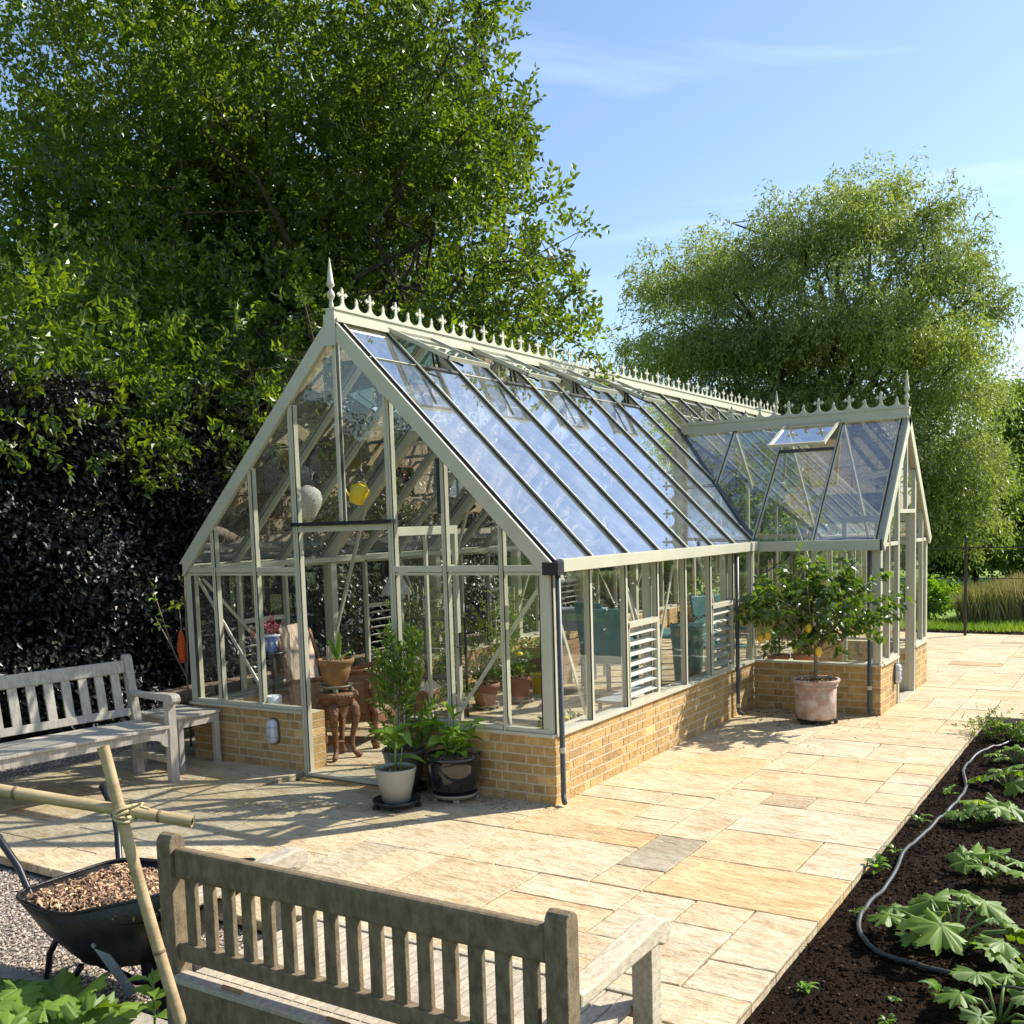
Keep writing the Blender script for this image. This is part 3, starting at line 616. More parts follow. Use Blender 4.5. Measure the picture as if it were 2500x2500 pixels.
# porch roof
f=MB();k=MB()
pb=[-.65,0.,.66]
for xx in pb:
    for s in (1,-1):
        t=max(0,-xx/1.363)*(Wp/2); e=YC-s*(Wp/2-t+ (.05 if t==0 else 0)); hbar(f,k,(xx,e,pz(e)),(xx,YC,Hrp2),(0,-s*mp2,1),.026)
f.build('roof_bar','frame',GH); k.build('roof_seal','gasket',GH)
xs=[-1.363]+pb+[P_-.06]
for s in (1,-1):
    for i in range(len(xs)-1):
        a,c=xs[i],xs[i+1]; ya=YC-s*(Wp/2)*(1-max(0,-a)/1.363)-(s*.05 if a>=0 else 0); yc=YC-s*(Wp/2)*(1-max(0,-c)/1.363)-(s*.05 if c>=0 else 0)
        yt=YC
        if s==1 and i==2: yt=5.43
        pts=[(a,ya),(c,yc),(c,yt),(a,yt)]
        if i==0: pts=[(a,YC),(c,yc),(c,YC)]
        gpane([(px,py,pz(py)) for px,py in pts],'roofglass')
# valley
f=MB()
for s in (1,-1): f.bar((.02,YC-s*Wp/2,He2+.0),(-1.363,YC,Hrp2+.002),.05,.03,(0,0,1))
f.build('valley','pipe',GH)
f=MB(); f.box(-1.34,P_+.03,YC-.04,YC+.04,Hrp2-.012,Hrp2+.066); f.box(-1.36,P_+.036,YC-.052,YC+.052,Hrp2+.0665,Hrp2+.080); f.box(-1.30,P_+.02,YC-.068,YC+.068,Hrp2-.042,Hrp2-.0125); f.build('ridge','frame',GH)
# vents
for i in VENT:
    if L1-.5<yb[i]<YE-.4 and i not in (7,): pass
    y0,y1=yb[i]+.015,yb[i+1]-.015
    h=Vector((-W/2+.05,0,Hr2-.005)); tip=Vector((-1.295,0,3.54)); d=(tip-h).normalized(); up=Vector((-d.z,0,d.x))
    f=MB(); A=lambda t,y:h+(tip-h)*t+Vector((0,y,0))
    f.bar(A(0,y0+.012),A(1,y0+.012),.024,.036,up,off=(0,-.004)); f.bar(A(0,y1-.012),A(1,y1-.012),.024,.036,up,off=(0,-.004)); f.bar(A(1,y0),A(1,y1),.026,.036,up,off=(0,-.004)); f.bar(A(0.03,y0+.03),A(.03,y1-.03),.026,.025,up)
    o=f.build('roof_vent','frame',GH)
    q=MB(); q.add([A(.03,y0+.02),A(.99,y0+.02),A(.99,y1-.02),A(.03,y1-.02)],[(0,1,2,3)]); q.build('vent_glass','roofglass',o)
    k=MB(); k.bar((xv-.012,y0+.02,rr_(xv)+.005),(xv-.012,y1-.01,rr_(xv)+.005),.035,.028,(ms2,0,1)); k.tube([(xv-.06,(y0+y1)/2+.02,rr_(xv)+.01),(xv-.02,(y0+y1)/2-.07,rr_(xv)+.17),(-1.33,(y0+y1)/2-.05,3.50)],.011,6); k.tube([(xv-.02,(y0+y1)/2-.07,rr_(xv)+.17),(xv+.02,(y0+y1)/2+.22,rr_(xv)+.15)],.010,6); k.tube([(xv-.05,(y0+y1)/2+.1,rr_(xv)+.01),(xv-.0,(y0+y1)/2-.04,rr_(xv)+.15)],.014,6)
    k.build('vent_arm','gasket',o)
y0h=Vector((0,YC-.07,Hrp2-.02)); tip=Vector((0,5.02,2.92)); 
f=MB(); A=lambda t,xx:y0h+(tip-y0h)*t+Vector((xx,0,0)); d=(tip-y0h).normalized(); up=Vector((0,-d.z,d.y)); up=up if up.z>0 else -up
f.bar(A(0,.02),A(1,.02),.026,.03,up);f.bar(A(0,.64),A(1,.64),.026,.03,up);f.bar(A(1,0.005),A(1,.655),.026,.034,up);f.bar(A(.03,.03),A(.03,.63),.02,.02,up)
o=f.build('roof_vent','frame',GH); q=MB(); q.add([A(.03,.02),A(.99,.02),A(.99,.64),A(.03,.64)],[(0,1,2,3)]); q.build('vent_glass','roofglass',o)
k=MB(); k.bar((.02,5.43,pz(5.43)+.004),(.64,5.43,pz(5.43)+.004),.03,.026,(0,-mp2,1)); k.tube([(.33,5.43,pz(5.43)),(.34,5.2,2.86),(.33,5.05,2.92)],.008,6); k.build('vent_arm','pipe',o)
# cresting
def outline(p,tall):
    if tall: half=[(0,.190),(.013,.170),(.010,.160),(.019,.152),(.010,.143),(.011,.136),(.034,.139),(.041,.152),(.050,.140),(.066,.130),(.050,.120),(.041,.108),(.034,.121),(.012,.122),(.012,.112),(.022,.104),(.013,.097)]
    else: half=[(0,.128),(.012,.108),(.009,.102),(.021,.095),(.012,.086)]
    n=9; r=p/2-.013; x0=.013; z0=.088
    for i in range(n):
        t=i/(n-1)*PI/2; x=p/2-r*math.cos(t); z=z0-(z0-.022)*math.sin(t)**.9; half.append((x,z))
    half[-1]=(p/2,.022); half.append((p/2,0)); return [(-x,z) for x,z in reversed(half) if x>0]+half
def cresting(o,ax,n,p,th=.014,start=0):
    c=MB()
    for i in range(n): c.prism(outline(p,(i+start)%2==0),Vector(o)+Vector(ax)*(p*(i+.5)),ax,(0,0,1),th)
    return c.build('ridge_cresting','frame',GH)
cresting((-W/2,.04,Hr2+.070),(0,1,0),65,.1765,start=0); cresting((-1.30,YC,Hrp2+.080),(1,0,0),15,.1765,start=1)
def finial(x,y,z,s=1):
    q=MB(); q.lathe([(.024*s,-.03),(.024*s,.03),(.016*s,.05),(.016*s,.06),(.034*s,.078),(.042*s,.10),(.034*s,.125),(.014*s,.145),(.018*s,.16),(.045*s,.180),(.036*s,.20),(.010*s,.37),(.003,.40)],(x,y,z),12); q.build('finial','frame',GH,smooth='angle')
finial(-W/2,-.01,Hr2+.075,.8); finial(-W/2,LL,Hr2+.075,.8); finial(P_+.0,YC,Hrp2+.09,.7)
# portal frames and braces (interior)
for i in (3,6,9,12,15):
    f=MB(); y=yb[i]
    f.box(-W+.05,-W+.13,y-.045,y+.045,Hb,He-.02)
    if not (L1<y<YE): f.box(-.13,-.062,y-.045,y+.045,Hb,He-.02)
    x1=min(valx(y),-.08); f.bar((x1,y,rr_(x1)-.11),(-W/2,y,Hr2-.11),.085,.07,(ms2,0,1)); f.bar((-W+.03,y,He2+.03*ms2-.11),(-W/2,y,Hr2-.11),.085,.07,(-ms2,0,1))
    f.bar((-W+.1,y,.95),(-W+.62,y,rr_(-W+.62)-.13),.03,.03,(0,1,0))
    if not (L1<y<YE): f.bar((-.1,y,.95),(-.62,y,rr_(-.62)-.13),.03,.03,(0,1,0))
    f.bar((-W/2-.75,y,rr_(-W/2-.75)-.13),(-W/2+.75,y,rr_(-W/2+.75)-.13),.03,.03,(0,1,0))
    f.build('portal_frame','frame',GH)
for p0,p1,w1,h1,u in [((-W+.05,.075,1.76),(-3.03,.075,.60),.03,.012,(0,1,0)),((-.10,.075,1.68),(-.93,.075,.60),.03,.012,(0,1,0)),((-.07,.12,1.66),(-.07,.66,.58),.012,.03,(0,0,1)),((-.07,1.35,1.70),(-.07,1.90,.60),.012,.03,(0,0,1)),((-.07,2.45,1.7),(-.07,1.95,.62),.012,.03,(0,0,1)),((-.07,3.25,1.7),(-.07,3.8,.62),.012,.03,(0,0,1)),((-W+.07,.15,1.70),(-W+.07,1.25,.60),.012,.03,(0,0,1)),((-W+.07,8.,1.70),(-W+.07,9.,.60),.012,.03,(0,0,1)),((-W+.07,3.2,1.7),(-W+.07,3.8,.6),.012,.03,(0,0,1))]:
    f=MB(); f.bar(p0,p1,w1,h1,u); f.build('brace','frame',GH)
f=MB(); f.box(-W+.10,-W+.16,.1,LL-.1,He-.02,He+.03); f.box(-.16,-.10,.1,L1-.1,He-.02,He+.03); f.build('eaves_beam','frame',GH)
# doors
def door(hx,hy,ang,wd,ht,side=1):
    o=bpy.data.objects.new('door',None); link(o,GH,(hx,hy,0)); o.rotation_euler=(0,0,ang)
    f=MB(); st=.055
    f.box(.006,.006+st,-.018,.018,.01,ht); f.box(wd-st,wd,-.018,.018,.01,ht); f.box(.006+st,wd-st,-.0175,.0175,ht-.075,ht-.001); f.box(.006+st,wd-st,-.0175,.0175,.01,.33)
    f.box(wd/2-.016,wd/2+.016,-.014,.014,.331,ht-.076); f.box(.006+st,wd/2-.017,-.012,.012,He-.05,He-.02); f.box(wd/2+.017,wd-st,-.012,.012,He-.05,He-.02)
    f.build('door_frame','frame',o,bevel=.003)
    q=MB(); q.add([(.05,0,.33),(wd-.05,0,.33),(wd-.05,0,ht-.07),(.05,0,ht-.07)],[(0,1,2,3)]); q.build('door_glass','glass',o)
    k=MB(); k.box(wd-.042,wd-.014,-.028,-.019,.86,1.16); k.box(wd-.042,wd-.014,.019,.028,.86,1.16); k.tube([(wd-.028,-.03,1.04),(wd-.028,-.06,1.04),(wd-.14,-.062,1.04)],.009,8); k.tube([(wd-.028,.03,1.04),(wd-.028,.06,1.04),(wd-.14,.062,1.04)],.009,8); k.build('handle','gasket',o)
    return o
door(-1.50,.03,R(94),1.03,Hd-.03); door(P_-.03,6.18,R(172),.83,Hd-.06)
# bulkhead lamps fixed to the brickwork
def bulkhead(loc,rz):
    o=bpy.data.objects.new('wall_lamp',None); link(o,GH,loc); o.rotation_euler=(0,0,rz)
    def oval(w,h,y0,y1,s2=.86,n=20):
        q=MB(); vs=[]
        for y,s in ((y0,1),(y0+(y1-y0)*.7,1),(y1,s2)):
            for k in range(n):
                a=2*PI*k/n; zz=math.sin(a)*w+(h-w if math.sin(a)>0.01 else (-(h-w) if math.sin(a)<-.01 else 0)); vs.append((math.cos(a)*w*s,y,zz*s))
        fs=[(i*n+k,i*n+(k+1)%n,(i+1)*n+(k+1)%n,(i+1)*n+k) for i in range(2) for k in range(n)]+[tuple(range(2*n,3*n))]
        return q.add(vs,fs)
    oval(.062,.122,0,-.018).build('back_plate','lampmetal',o); oval(.053,.110,-.018,-.062).build('lens','lampglass',o,smooth=True)
    k=MB(); 
    def rib(pts): k.tube(pts,.004,5)
    rib([(0,-.018,.120),(0,-.060,.105),(0,-.070,0),(0,-.060,-.105),(0,-.018,-.120)]); 
    for z in (.045,-.045): rib([(-.060,-.018,z),(-.052,-.058,z),(0,-.070,z),(.052,-.058,z),(.060,-.018,z)])
    k.build('cage','galv',o)
bulkhead((-2.89,-.004,.34),0); bulkhead((P_+.004,5.17,.36),R(90))
# ---------------------------------------------------------------- trees and hedge
def limb(p0,p1,r0,r1,sag=.0,jit=.15,n=7):
    p0=Vector(p0);p1=Vector(p1);l=(p1-p0).length; pts=[];rs=[]
    for i in range(n):
        t=i/(n-1); q=p0.lerp(p1,t); 
        if 0<i<n-1: q+=Vector((random.gauss(0,1),random.gauss(0,1),random.gauss(0,1)))*jit*l*.12
        q.z+=math.sin(PI*t)*sag*l; pts.append(q); rs.append(r0+(r1-r0)*t**.8)
    return pts,rs
def crown_points(blobs,n,shell=.55):
    """random points in ellipsoidal blobs: centre, radii ; returns P, outward A"""
    vol=np.array([b[1][0]*b[1][1]*b[1][2] for b in blobs])**.75; c=rng.choice(len(blobs),n,p=vol/vol.sum())
    d=nrm(rng.normal(size=(n,3))); r=rng.random(n)**shell*.0+ (rng.random(n)**.45)
    Cn=np.array([b[0] for b in blobs])[c]; Rn=np.array([b[1] for b in blobs])[c]
    return Cn+d*r[:,None]*Rn,d,c
# big lime tree behind the hedge
C0=np.array([-9.2,6.2,7.5]);R0=np.array([5.2,4.5,4.9]); blobs=[]
while len(blobs)<270:
    d=nrm(rng.normal(size=(1,3)))[0]; r=rng.random()**.5
    if d[2]<-.6 and r>.8: continue
    rr_=rng.uniform(.45,.95); blobs.append((C0+d*r*(R0-.3),np.array([rr_,rr_,rr_*.8])))
for q in [(-6.2,.8,3.3),(-6.3,-.6,3.6),(-6.3,2.2,3.3),(-6.5,-2.2,3.8),(-7.,-3.8,3.9),(-6.4,1.5,4.1),(-6.6,.2,4.3),(-6.9,-1.3,4.5),(-6.3,2.8,3.9),(-7.2,-2.8,4.7),(-7.8,-4.2,4.8),(-6.3,3.8,3.7),(-8,-2,5.4),(-7.4,1,5.1),(-7,2.6,5.0),(-8.4,-.6,5.6),(-6.6,1.0,3.5),(-3.9,5.2,5.0),(-3.8,5.6,6.2),(-4.0,5.2,7.4),(-4.3,5.,8.6),(-14,1.5,5.6),(-13.6,2,7.4),(-12,3.2,6.),(-11.5,3.4,4.9),(-10,3.6,3.8),(-8.8,4,3.6),(-12.6,3,3.9),(-7.4,4.2,3.6),(-6.3,4.6,3.7),(-5.6,5,4.6),(-4.3,4.8,4.3),(-3.6,6.0,4.6),(-5.2,5.2,4.2),(-6.5,4.6,3.9),(-8,4.2,3.7),(-9.5,4,4.),(-11,3.8,4.1),(-12.5,3.,4.6),(-13,2.5,6.5),(-12.5,2.6,8.2),(-4.4,6.5,5.6),(-7.2,3.6,4.3),(-6.,3.9,4.9),(-10.2,3.,5.)]:
    blobs.append((np.array(q),np.array([.95,.95,.7])))
for q in [(-4.0,2.6,9.9),(-3.3,3.5,10.5),(-4.8,2.,9.9),(-5.5,1.,9.8),(-4.4,3.8,10.2),(-6.2,.2,9.6),(-5.,3,10.8),(-6.5,2,10.4),(-3.0,4.3,10.9),(-6.0,-.8,9.8),(-4.2,1.6,10.6),(-5.4,.1,10.5),(-7.2,-.8,9.8),(-3.6,2.8,11.0)]:  # clumps above the view, added to shade the low branches and left crown
    blobs.append((np.array(q),np.array([1.25,1.25,.9])))
T=thing('lime_tree','tall broadleaf tree with dense bright green crown rising behind the dark hedge','tree',(-8.8,6.4,-.1))
tb=MB(); org=Vector((-8.8,6.4,-.1))
def rel(v): return Vector(v)-org
mains=[]
for (bx,by,tx,ty,tz,r) in [(-8.8,6.4,-8.2,6.2,4.6,.26),(-8.5,6.3,-6.3,5.6,4.4,.17),(-9.1,6.4,-10.6,5.8,4.8,.19),(-8.7,6.7,-9.2,7.6,5.4,.18)]:
    pts,rs=limb((bx,by,-.2),(tx,ty,tz),r,r*.62); tb.tube([rel(p) for p in pts],rs,10); mains.append((Vector((tx,ty,tz)),r*.62))
for k,(c,r) in enumerate(blobs):
    m=min(mains,key=lambda q:(q[0]-Vector(c)).length)
    if (k%2 and k<270) or (m[0]-Vector(c)).length>5.2 or c[1]<2.2: continue
    pts,rs=limb(m[0],Vector(c),m[1]*random.uniform(.28,.6),.012,.06,.5,9); tb.tube([rel(p) for p in pts],rs,5,cap=False)
tb.build('trunk','bark',T)
nsp=27000
P,D,c=crown_points(blobs,nsp); att=np.clip(.45+.18*rng.normal(size=len(blobs)),0,1)[c]
A=D*.8+rdir(nsp)*.6; A[:,2]+=.15
o=sprays(P-np.array(org),A,9,.34,.11,.060,'crown','L_lime',T,up=.1,att=att)
# loose drooping twigs near the glasshouse ridge
for (p0,p1) in [((-4.6,5.0,4.9),(-2.0,4.3,4.75)),((-4.6,5.4,4.5),(-1.75,4.2,4.25)),((-5.0,4.4,4.2),(-2.6,3.8,4.15)),((-4.4,5.6,5.3),(-2.3,4.6,5.35)),((-6.8,4.0,4.4),(-4.3,1.6,3.55)),((-6.9,4.0,4.2),(-4.7,1.2,3.15)),((-6.4,4.2,4.6),(-3.9,2.1,3.95)),((-4.2,5.6,8.2),(-3.6,5.2,8.9))]:
    pts,rs=limb(p0,p1,.018,.004,.05,.8,12); q=MB(); q.tube([rel(p) for p in pts],rs,5); q.build('twig','bark',T)
    C=[];A=[]
    for i in range(3,len(pts)):
        for _ in range(7):
            C.append(np.array(pts[i])+rng.normal(size=3)*.07); A.append(np.array(pts[i]-pts[i-1])/ (pts[i]-pts[i-1]).length+rng.normal(size=3)*.6)
    sprays(np.array(C)-np.array(org),np.array(A),6,.22,.095,.05,'leaf_spray','L_lime',T)['kind']='stuff'
# dark hedge
HG=thing('hedge','tall near-black copper beech hedge behind the left bench and the glasshouse','hedge',(-6.9,4,-.1)); ho=np.array([-6.9,4,-.1])
def hedgeface(y): return -6.15+.18*math.sin(y*1.3)+.12*math.sin(y*3.1+1)
core=MB(); ys=np.linspace(-9,14.5,60); sec=[]
for y in ys:
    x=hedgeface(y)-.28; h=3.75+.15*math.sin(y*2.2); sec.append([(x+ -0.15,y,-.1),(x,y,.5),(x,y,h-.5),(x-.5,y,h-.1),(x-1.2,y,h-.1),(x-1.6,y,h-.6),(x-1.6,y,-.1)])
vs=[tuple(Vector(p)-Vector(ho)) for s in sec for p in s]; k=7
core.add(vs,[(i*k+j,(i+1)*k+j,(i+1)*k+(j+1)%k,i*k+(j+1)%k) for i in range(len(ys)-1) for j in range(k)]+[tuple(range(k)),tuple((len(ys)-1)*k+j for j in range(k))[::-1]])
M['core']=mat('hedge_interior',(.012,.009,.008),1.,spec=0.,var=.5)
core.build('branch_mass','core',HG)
n=88000; y=rng.uniform(-9,14.2,n); y=np.where(rng.random(n)<.75,rng.uniform(-4.5,11,n),y); z=rng.uniform(.02,3.85,n); x=np.array([hedgeface(a) for a in y])+ .10*np.sin(z*4+y*2)-rng.exponential(.10,n)+.05
top=rng.random(n)<.10; x=np.where(top,x-rng.uniform(0,1.4,n),x); z=np.where(top,3.75+.1*rng.normal(size=n),z)
P=np.stack([x,y,z],1)-ho; D=np.stack([rng.normal(size=n)*.4+.35,rng.normal(size=n)*.6,-.35+rng.normal(size=n)*.45],1); Nn=np.stack([.9+rng.normal(size=n)*.4,rng.normal(size=n)*.5,.55+rng.normal(size=n)*.5],1)
green=(rng.random(n)< (.03+.30*np.exp(-((y+3.3)**2)/1.6)+.25*np.exp(-((y-9)**2)/6)))
kite_leaves('foliage',P[~green],D[~green],Nn[~green],rng.uniform(.06,.10,n)[~green],rng.uniform(.045,.065,n)[~green],'L_beech',HG,fold=.12)
kite_leaves('green_foliage',P[green],D[green],Nn[green],rng.uniform(.06,.10,n)[green],rng.uniform(.045,.06,n)[green],'L_beechg',HG,fold=.12)
# willow
WB=[[-8.34,9.3,1.4],[-6.3,9.46,1.61],[-4.51,10.08,1.61],[-3.05,10.48,1.4],[-1.79,10.02,1.18],[-.81,8.57,1.29],[.13,7.17,.97],[-9.22,6.71,1.18],[-7.62,7.14,1.83],[-5.77,6.93,2.15],[-3.46,7.22,2.37],[-1.57,6.44,1.94],[-.4,5.25,1.4],[-.15,3.13,1.29],[-.93,3.7,1.61],[-9.02,4.47,1.08],[-6.44,4.65,1.94],[-4.1,3.9,2.15],[.2,1.9,1.0],[-.69,1.4,.97],[-1.97,2.68,1.29],
 [-2.4,11.4,.9],[-3.6,11.6,.8],[-1.0,10.6,.8],[-5.4,11.0,.7],[-7.4,10.3,.8],[-8.9,9.6,.7],[-.2,8.9,.7],[.6,7.7,.6],[-9.9,7.5,.7],[-7.2,3.6,1.3],[-5.2,3.3,1.5],[-3.,3.1,1.5],[-8.6,3.3,1.1],[-5.,5.5,1.7],[-2.6,5.0,1.6],[-7.8,5.6,1.5],[-1.2,2.0,1.2]]
WB=[[(a if a<-1.5 else -1.5+(a+1.5)*.72),(b if b<7 else 7+(b-7)*.80),c*.84] for a,b,c in WB]
WT=thing('willow_tree','wide feathery pale green willow standing beyond the glasshouse under open sky','tree',(-4.5,23,-.1)); wo=np.array([-4.5,23,-.1])
tb=MB(); top=Vector((-4.3,22.8,3.2))
pts,rs=limb((-4.5,23,-.2),top,.42,.3,0,.1,6); tb.tube([Vector(p)-Vector(wo) for p in pts],rs,12)
sub=[]
for (x,z,r) in WB:
    for dy in ((-1.,.9) if r>1. else (0,)):
        sub.append((np.array([x,22.6+dy*r*.8,z]),np.array([r,r*.95,r*.9])))
for c,r in sub:
    mid=Vector(c).lerp(top,.35)+Vector((0,0,.6)); pts,rs=limb(top,Vector(c)+Vector((0,0,r[2]*.5)),.10,.015,.12,.5,9); tb.tube([Vector(p)-Vector(wo) for p in pts],rs,6,cap=False)
tb.build('trunk','bark',WT)
n=13500; vol=np.array([r[0]**2 for c,r in sub]); ci=rng.choice(len(sub),n,p=vol/vol.sum()); d=nrm(rng.normal(size=(n,3))); d[:,2]=np.where(d[:,2]<-.2,d[:,2]*.3,d[:,2])
rad=rng.random(n)**.5; Cc=np.array([c for c,r in sub])[ci]; Rr=np.array([r for c,r in sub])[ci]; P=Cc+d*rad[:,None]*Rr
nl=20; t=(np.arange(nl)+.5)/nl; hd=nrm(np.stack([d[:,0],d[:,1],np.zeros(n)],1)); ln=rng.uniform(.35,1.25,n)
up_=rng.uniform(-.1,1.0,n); tipr=(d[:,2]>.35)&(rad>.8); up_=np.where(tipr,rng.uniform(.8,1.5,n),up_)
pts=P[:,None]+hd[:,None]*(t*.5)[None,:,None]*ln[:,None,None]
pts[:,:,2]+= (t[None]*up_[:,None]*.9-(t[None]**2)*1.0)*ln[:,None]
Dd=np.gradient(pts,axis=1); Dd=Dd/np.linalg.norm(Dd,axis=2,keepdims=True)
LD=Dd*.7+rng.normal(size=(n,nl,3))*.55; LD[:,:,2]-=.15
pts=pts+rng.normal(size=pts.shape)*.07
a=np.clip(np.repeat(.5+.22*rng.normal(size=len(sub)),1)[ci][:,None]+rng.normal(size=(n,nl))*.15,0,1)
k=n*nl; kite_leaves('crown',pts.reshape(-1,3)-wo,LD.reshape(-1,3),rdir(k,.3),rng.uniform(.09,.17,k),rng.uniform(.030,.052,k),'L_willow',WT,a.ravel(),fold=.1)
# further trees and shrubs
def shrub(name,label,cat,c,R_,nb,nspr,m,ll,lw,group=None,tr=.12,nl=8,low=-.5,seed=0):
    o=thing(name,label,cat,(c[0],c[1],-.1),0,group); og=np.array([c[0],c[1],-.1]); bl=[]
    while len(bl)<nb:
        d=nrm(rng.normal(size=(1,3)))[0]
        if d[2]<low: continue
        r=rng.random()**.4; rr_=rng.uniform(.22,.42)*min(R_); bl.append((np.array(c)+d*r*(np.array(R_)-rr_*.6),np.array([rr_,rr_,rr_*.85])))
    tb=MB(); tp=Vector((c[0],c[1],max(.4,c[2]-R_[2]*.35))); pts,rs=limb((c[0],c[1],-.2),tp,tr,tr*.7,0,.15,5); tb.tube([Vector(p)-Vector(og) for p in pts],rs,8)
    for q,_ in bl[::2]:
        pts,rs=limb(tp,Vector(q),tr*.4,.01,.05,.4,6); tb.tube([Vector(p)-Vector(og) for p in pts],rs,5,cap=False)
    tb.build('trunk','bark',o)
    P,D,ci=crown_points(bl,nspr); a=np.clip(.5+.2*rng.normal(size=len(bl)),0,1)[ci]
    sprays(P-og,D*.7+rdir(nspr)*.7,nl,ll*3.2,ll,lw,'crown',m,o,up=.05,att=a); return o
shrub('broadleaf_tree','rounded dark green tree filling the right edge behind the willow','tree',(1.2,33,4.2),(3.6,3,3.6),36,3800,'L_back',.17,.10,tr=.3)
shrub('broadleaf_tree','bright green tree beyond the tall grass at the far right edge','tree',(3.6,29,3.6),(2.6,2.5,3.2),26,2600,'L_back',.15,.09,tr=.25)
shrub('shrub','low dark shrub hanging over the meadow under the willow','shrub',(-.6,25,1.3),(2.2,1.5,1.6),20,2200,'L_back',.13,.08,low=-.9)
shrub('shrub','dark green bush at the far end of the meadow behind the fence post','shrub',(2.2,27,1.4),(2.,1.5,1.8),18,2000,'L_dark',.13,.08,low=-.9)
shrub('shrub','broad green bush behind the far gable of the glasshouse','shrub',(-3.2,16.2,1.5),(2.2,1.3,1.9),26,2900,'L_back',.11,.065,low=-.9)
shrub('shrub','leafy bush between the hedge end and the far gable','shrub',(-6.4,15.6,1.8),(2.,1.4,2.1),24,2600,'L_back',.11,.065,low=-.9)
shrub('shrub','dense bush under the left side of the willow crown','shrub',(-8.8,20,2.2),(2.6,1.8,2.6),24,2600,'L_back',.13,.08,low=-.9)
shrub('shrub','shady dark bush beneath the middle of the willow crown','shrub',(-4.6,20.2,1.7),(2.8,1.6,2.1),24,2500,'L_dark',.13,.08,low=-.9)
shrub('shrub','small leafy plant left of the tall seeding grass by the porch','shrub',(-.15,15.6,.28),(.45,.4,.42),10,420,'L_broad',.10,.06,low=-.9,tr=.02)
# distant hedgerow so that the horizon is closed with foliage
def far_row():
    n=26000; x=rng.uniform(-45,40,n); z=rng.random(n)**.8*(3.2+.9*np.sin(x*.5)+.5*np.sin(x*1.7+2)); y=40+np.abs(rng.normal(size=n))*1.0+.4*np.sin(x)
    P=np.stack([x,y,z-.1],1); return tag(kite_leaves('far_hedgerow',P,rdir(n),rdir(n,.4),rng.uniform(.3,.6,n),rng.uniform(.25,.4,n),'L_back',None),'continuous green hedgerow closing the view beyond the meadow','hedgerow',kind='stuff')
far_row()
# meadow grasses
def blades(name,x0,x1,y0,y1,n,h0,h1,w,m,label,cat,lean=.3,zf=None,z=-.1):
    P=np.stack([rng.uniform(x0,x1,n),rng.uniform(y0,y1,n),np.full(n,z)],1); D=np.stack([rng.normal(size=n)*lean,rng.normal(size=n)*lean,np.ones(n)],1)
    N_=np.stack([rng.normal(size=n),rng.normal(size=n),np.zeros(n)],1); h=rng.uniform(h0,h1,n)
    dens=np.array([noise.noise(Vector((a*.8,b*.8,5))) for a,b,_ in P]); h=h*(1+.35*dens); att=np.clip(.5+dens*.5+rng.normal(size=n)*.2,0,1)
    return tag(kite_leaves(name,P,D,N_,h,w,m,None,att,fold=.05),label,cat,kind='stuff')
blades('rough_grass',-3,9,13.45,15.4,16000,.06,.20,.022,'blade','short rough green grass along the far soil strip','grass',.5)
blades('tall_grass',.45,9,15.2,17.6,22000,.55,.95,.018,'tallgrass','tall seeding pale grass behind the metal fence post','tall grass',.16)
blades('meadow_turf',-5,12,17.6,27,26000,.05,.14,.04,'blade','mown bright green grass between the tall grass and the far trees','grass',.6)
# fence of black posts and wires at the end of the paving
fp=thing('wire_fence','thin black post and wire fence crossing behind the far edge of the paving','fence',(1.02,12.34,0))
q=MB(); q.box(-.022,.022,-.022,.022,-.15,1.64); q.build('post','blackmetal',fp); 
q=MB(); q.lathe([(.03,1.64),(.034,1.66),(.03,1.685),(.012,1.70)],n=8); q.build('post_cap','blackmetal',fp)
for z,r in ((1.50,.011),(.98,.004),(.55,.004)):
    q=MB(); q.tube([(-9,.12,z),(-2.5,.02,z-.02),(0,0,z),(3.2,.1,z-.015),(7,.2,z)],r,5); q.build('wire','blackmetal',fp)
for x in (3.2,5.8,-2.6): q=MB(); q.box(x-.02,x+.02,-.02+.1,.02+.1,-.15,1.6); q.build('post','blackmetal',fp)
st=thing('garden_stake','short leaning dark stake in the tall grass right of the fence post','stake',(1.62,15.1,-.1)); q=MB(); q.tube([(0,0,-.1),(.05,0,.75)],.018,6); q.build('stick','blackmetal',st)
# low dry stone wall behind the glasshouse, left
dw=thing('dry_stone_wall','low brown dry stone wall seen through the left end of the glasshouse','wall',(-5.2,3,-.1)); b=MB()
for r in range(4):
    y=-2.3
    while y<3.6:
        l=random.uniform(.18,.42); z0=r*.135; b.bar((0+random.uniform(-.02,.02),y+.01,z0+.075),(0+random.uniform(-.02,.02),y+l-.01,z0+.075+random.uniform(-.01,.01)),.34,random.uniform(.115,.13)); y+=l
b.build('stones','drystone',dw,bevel=.025)
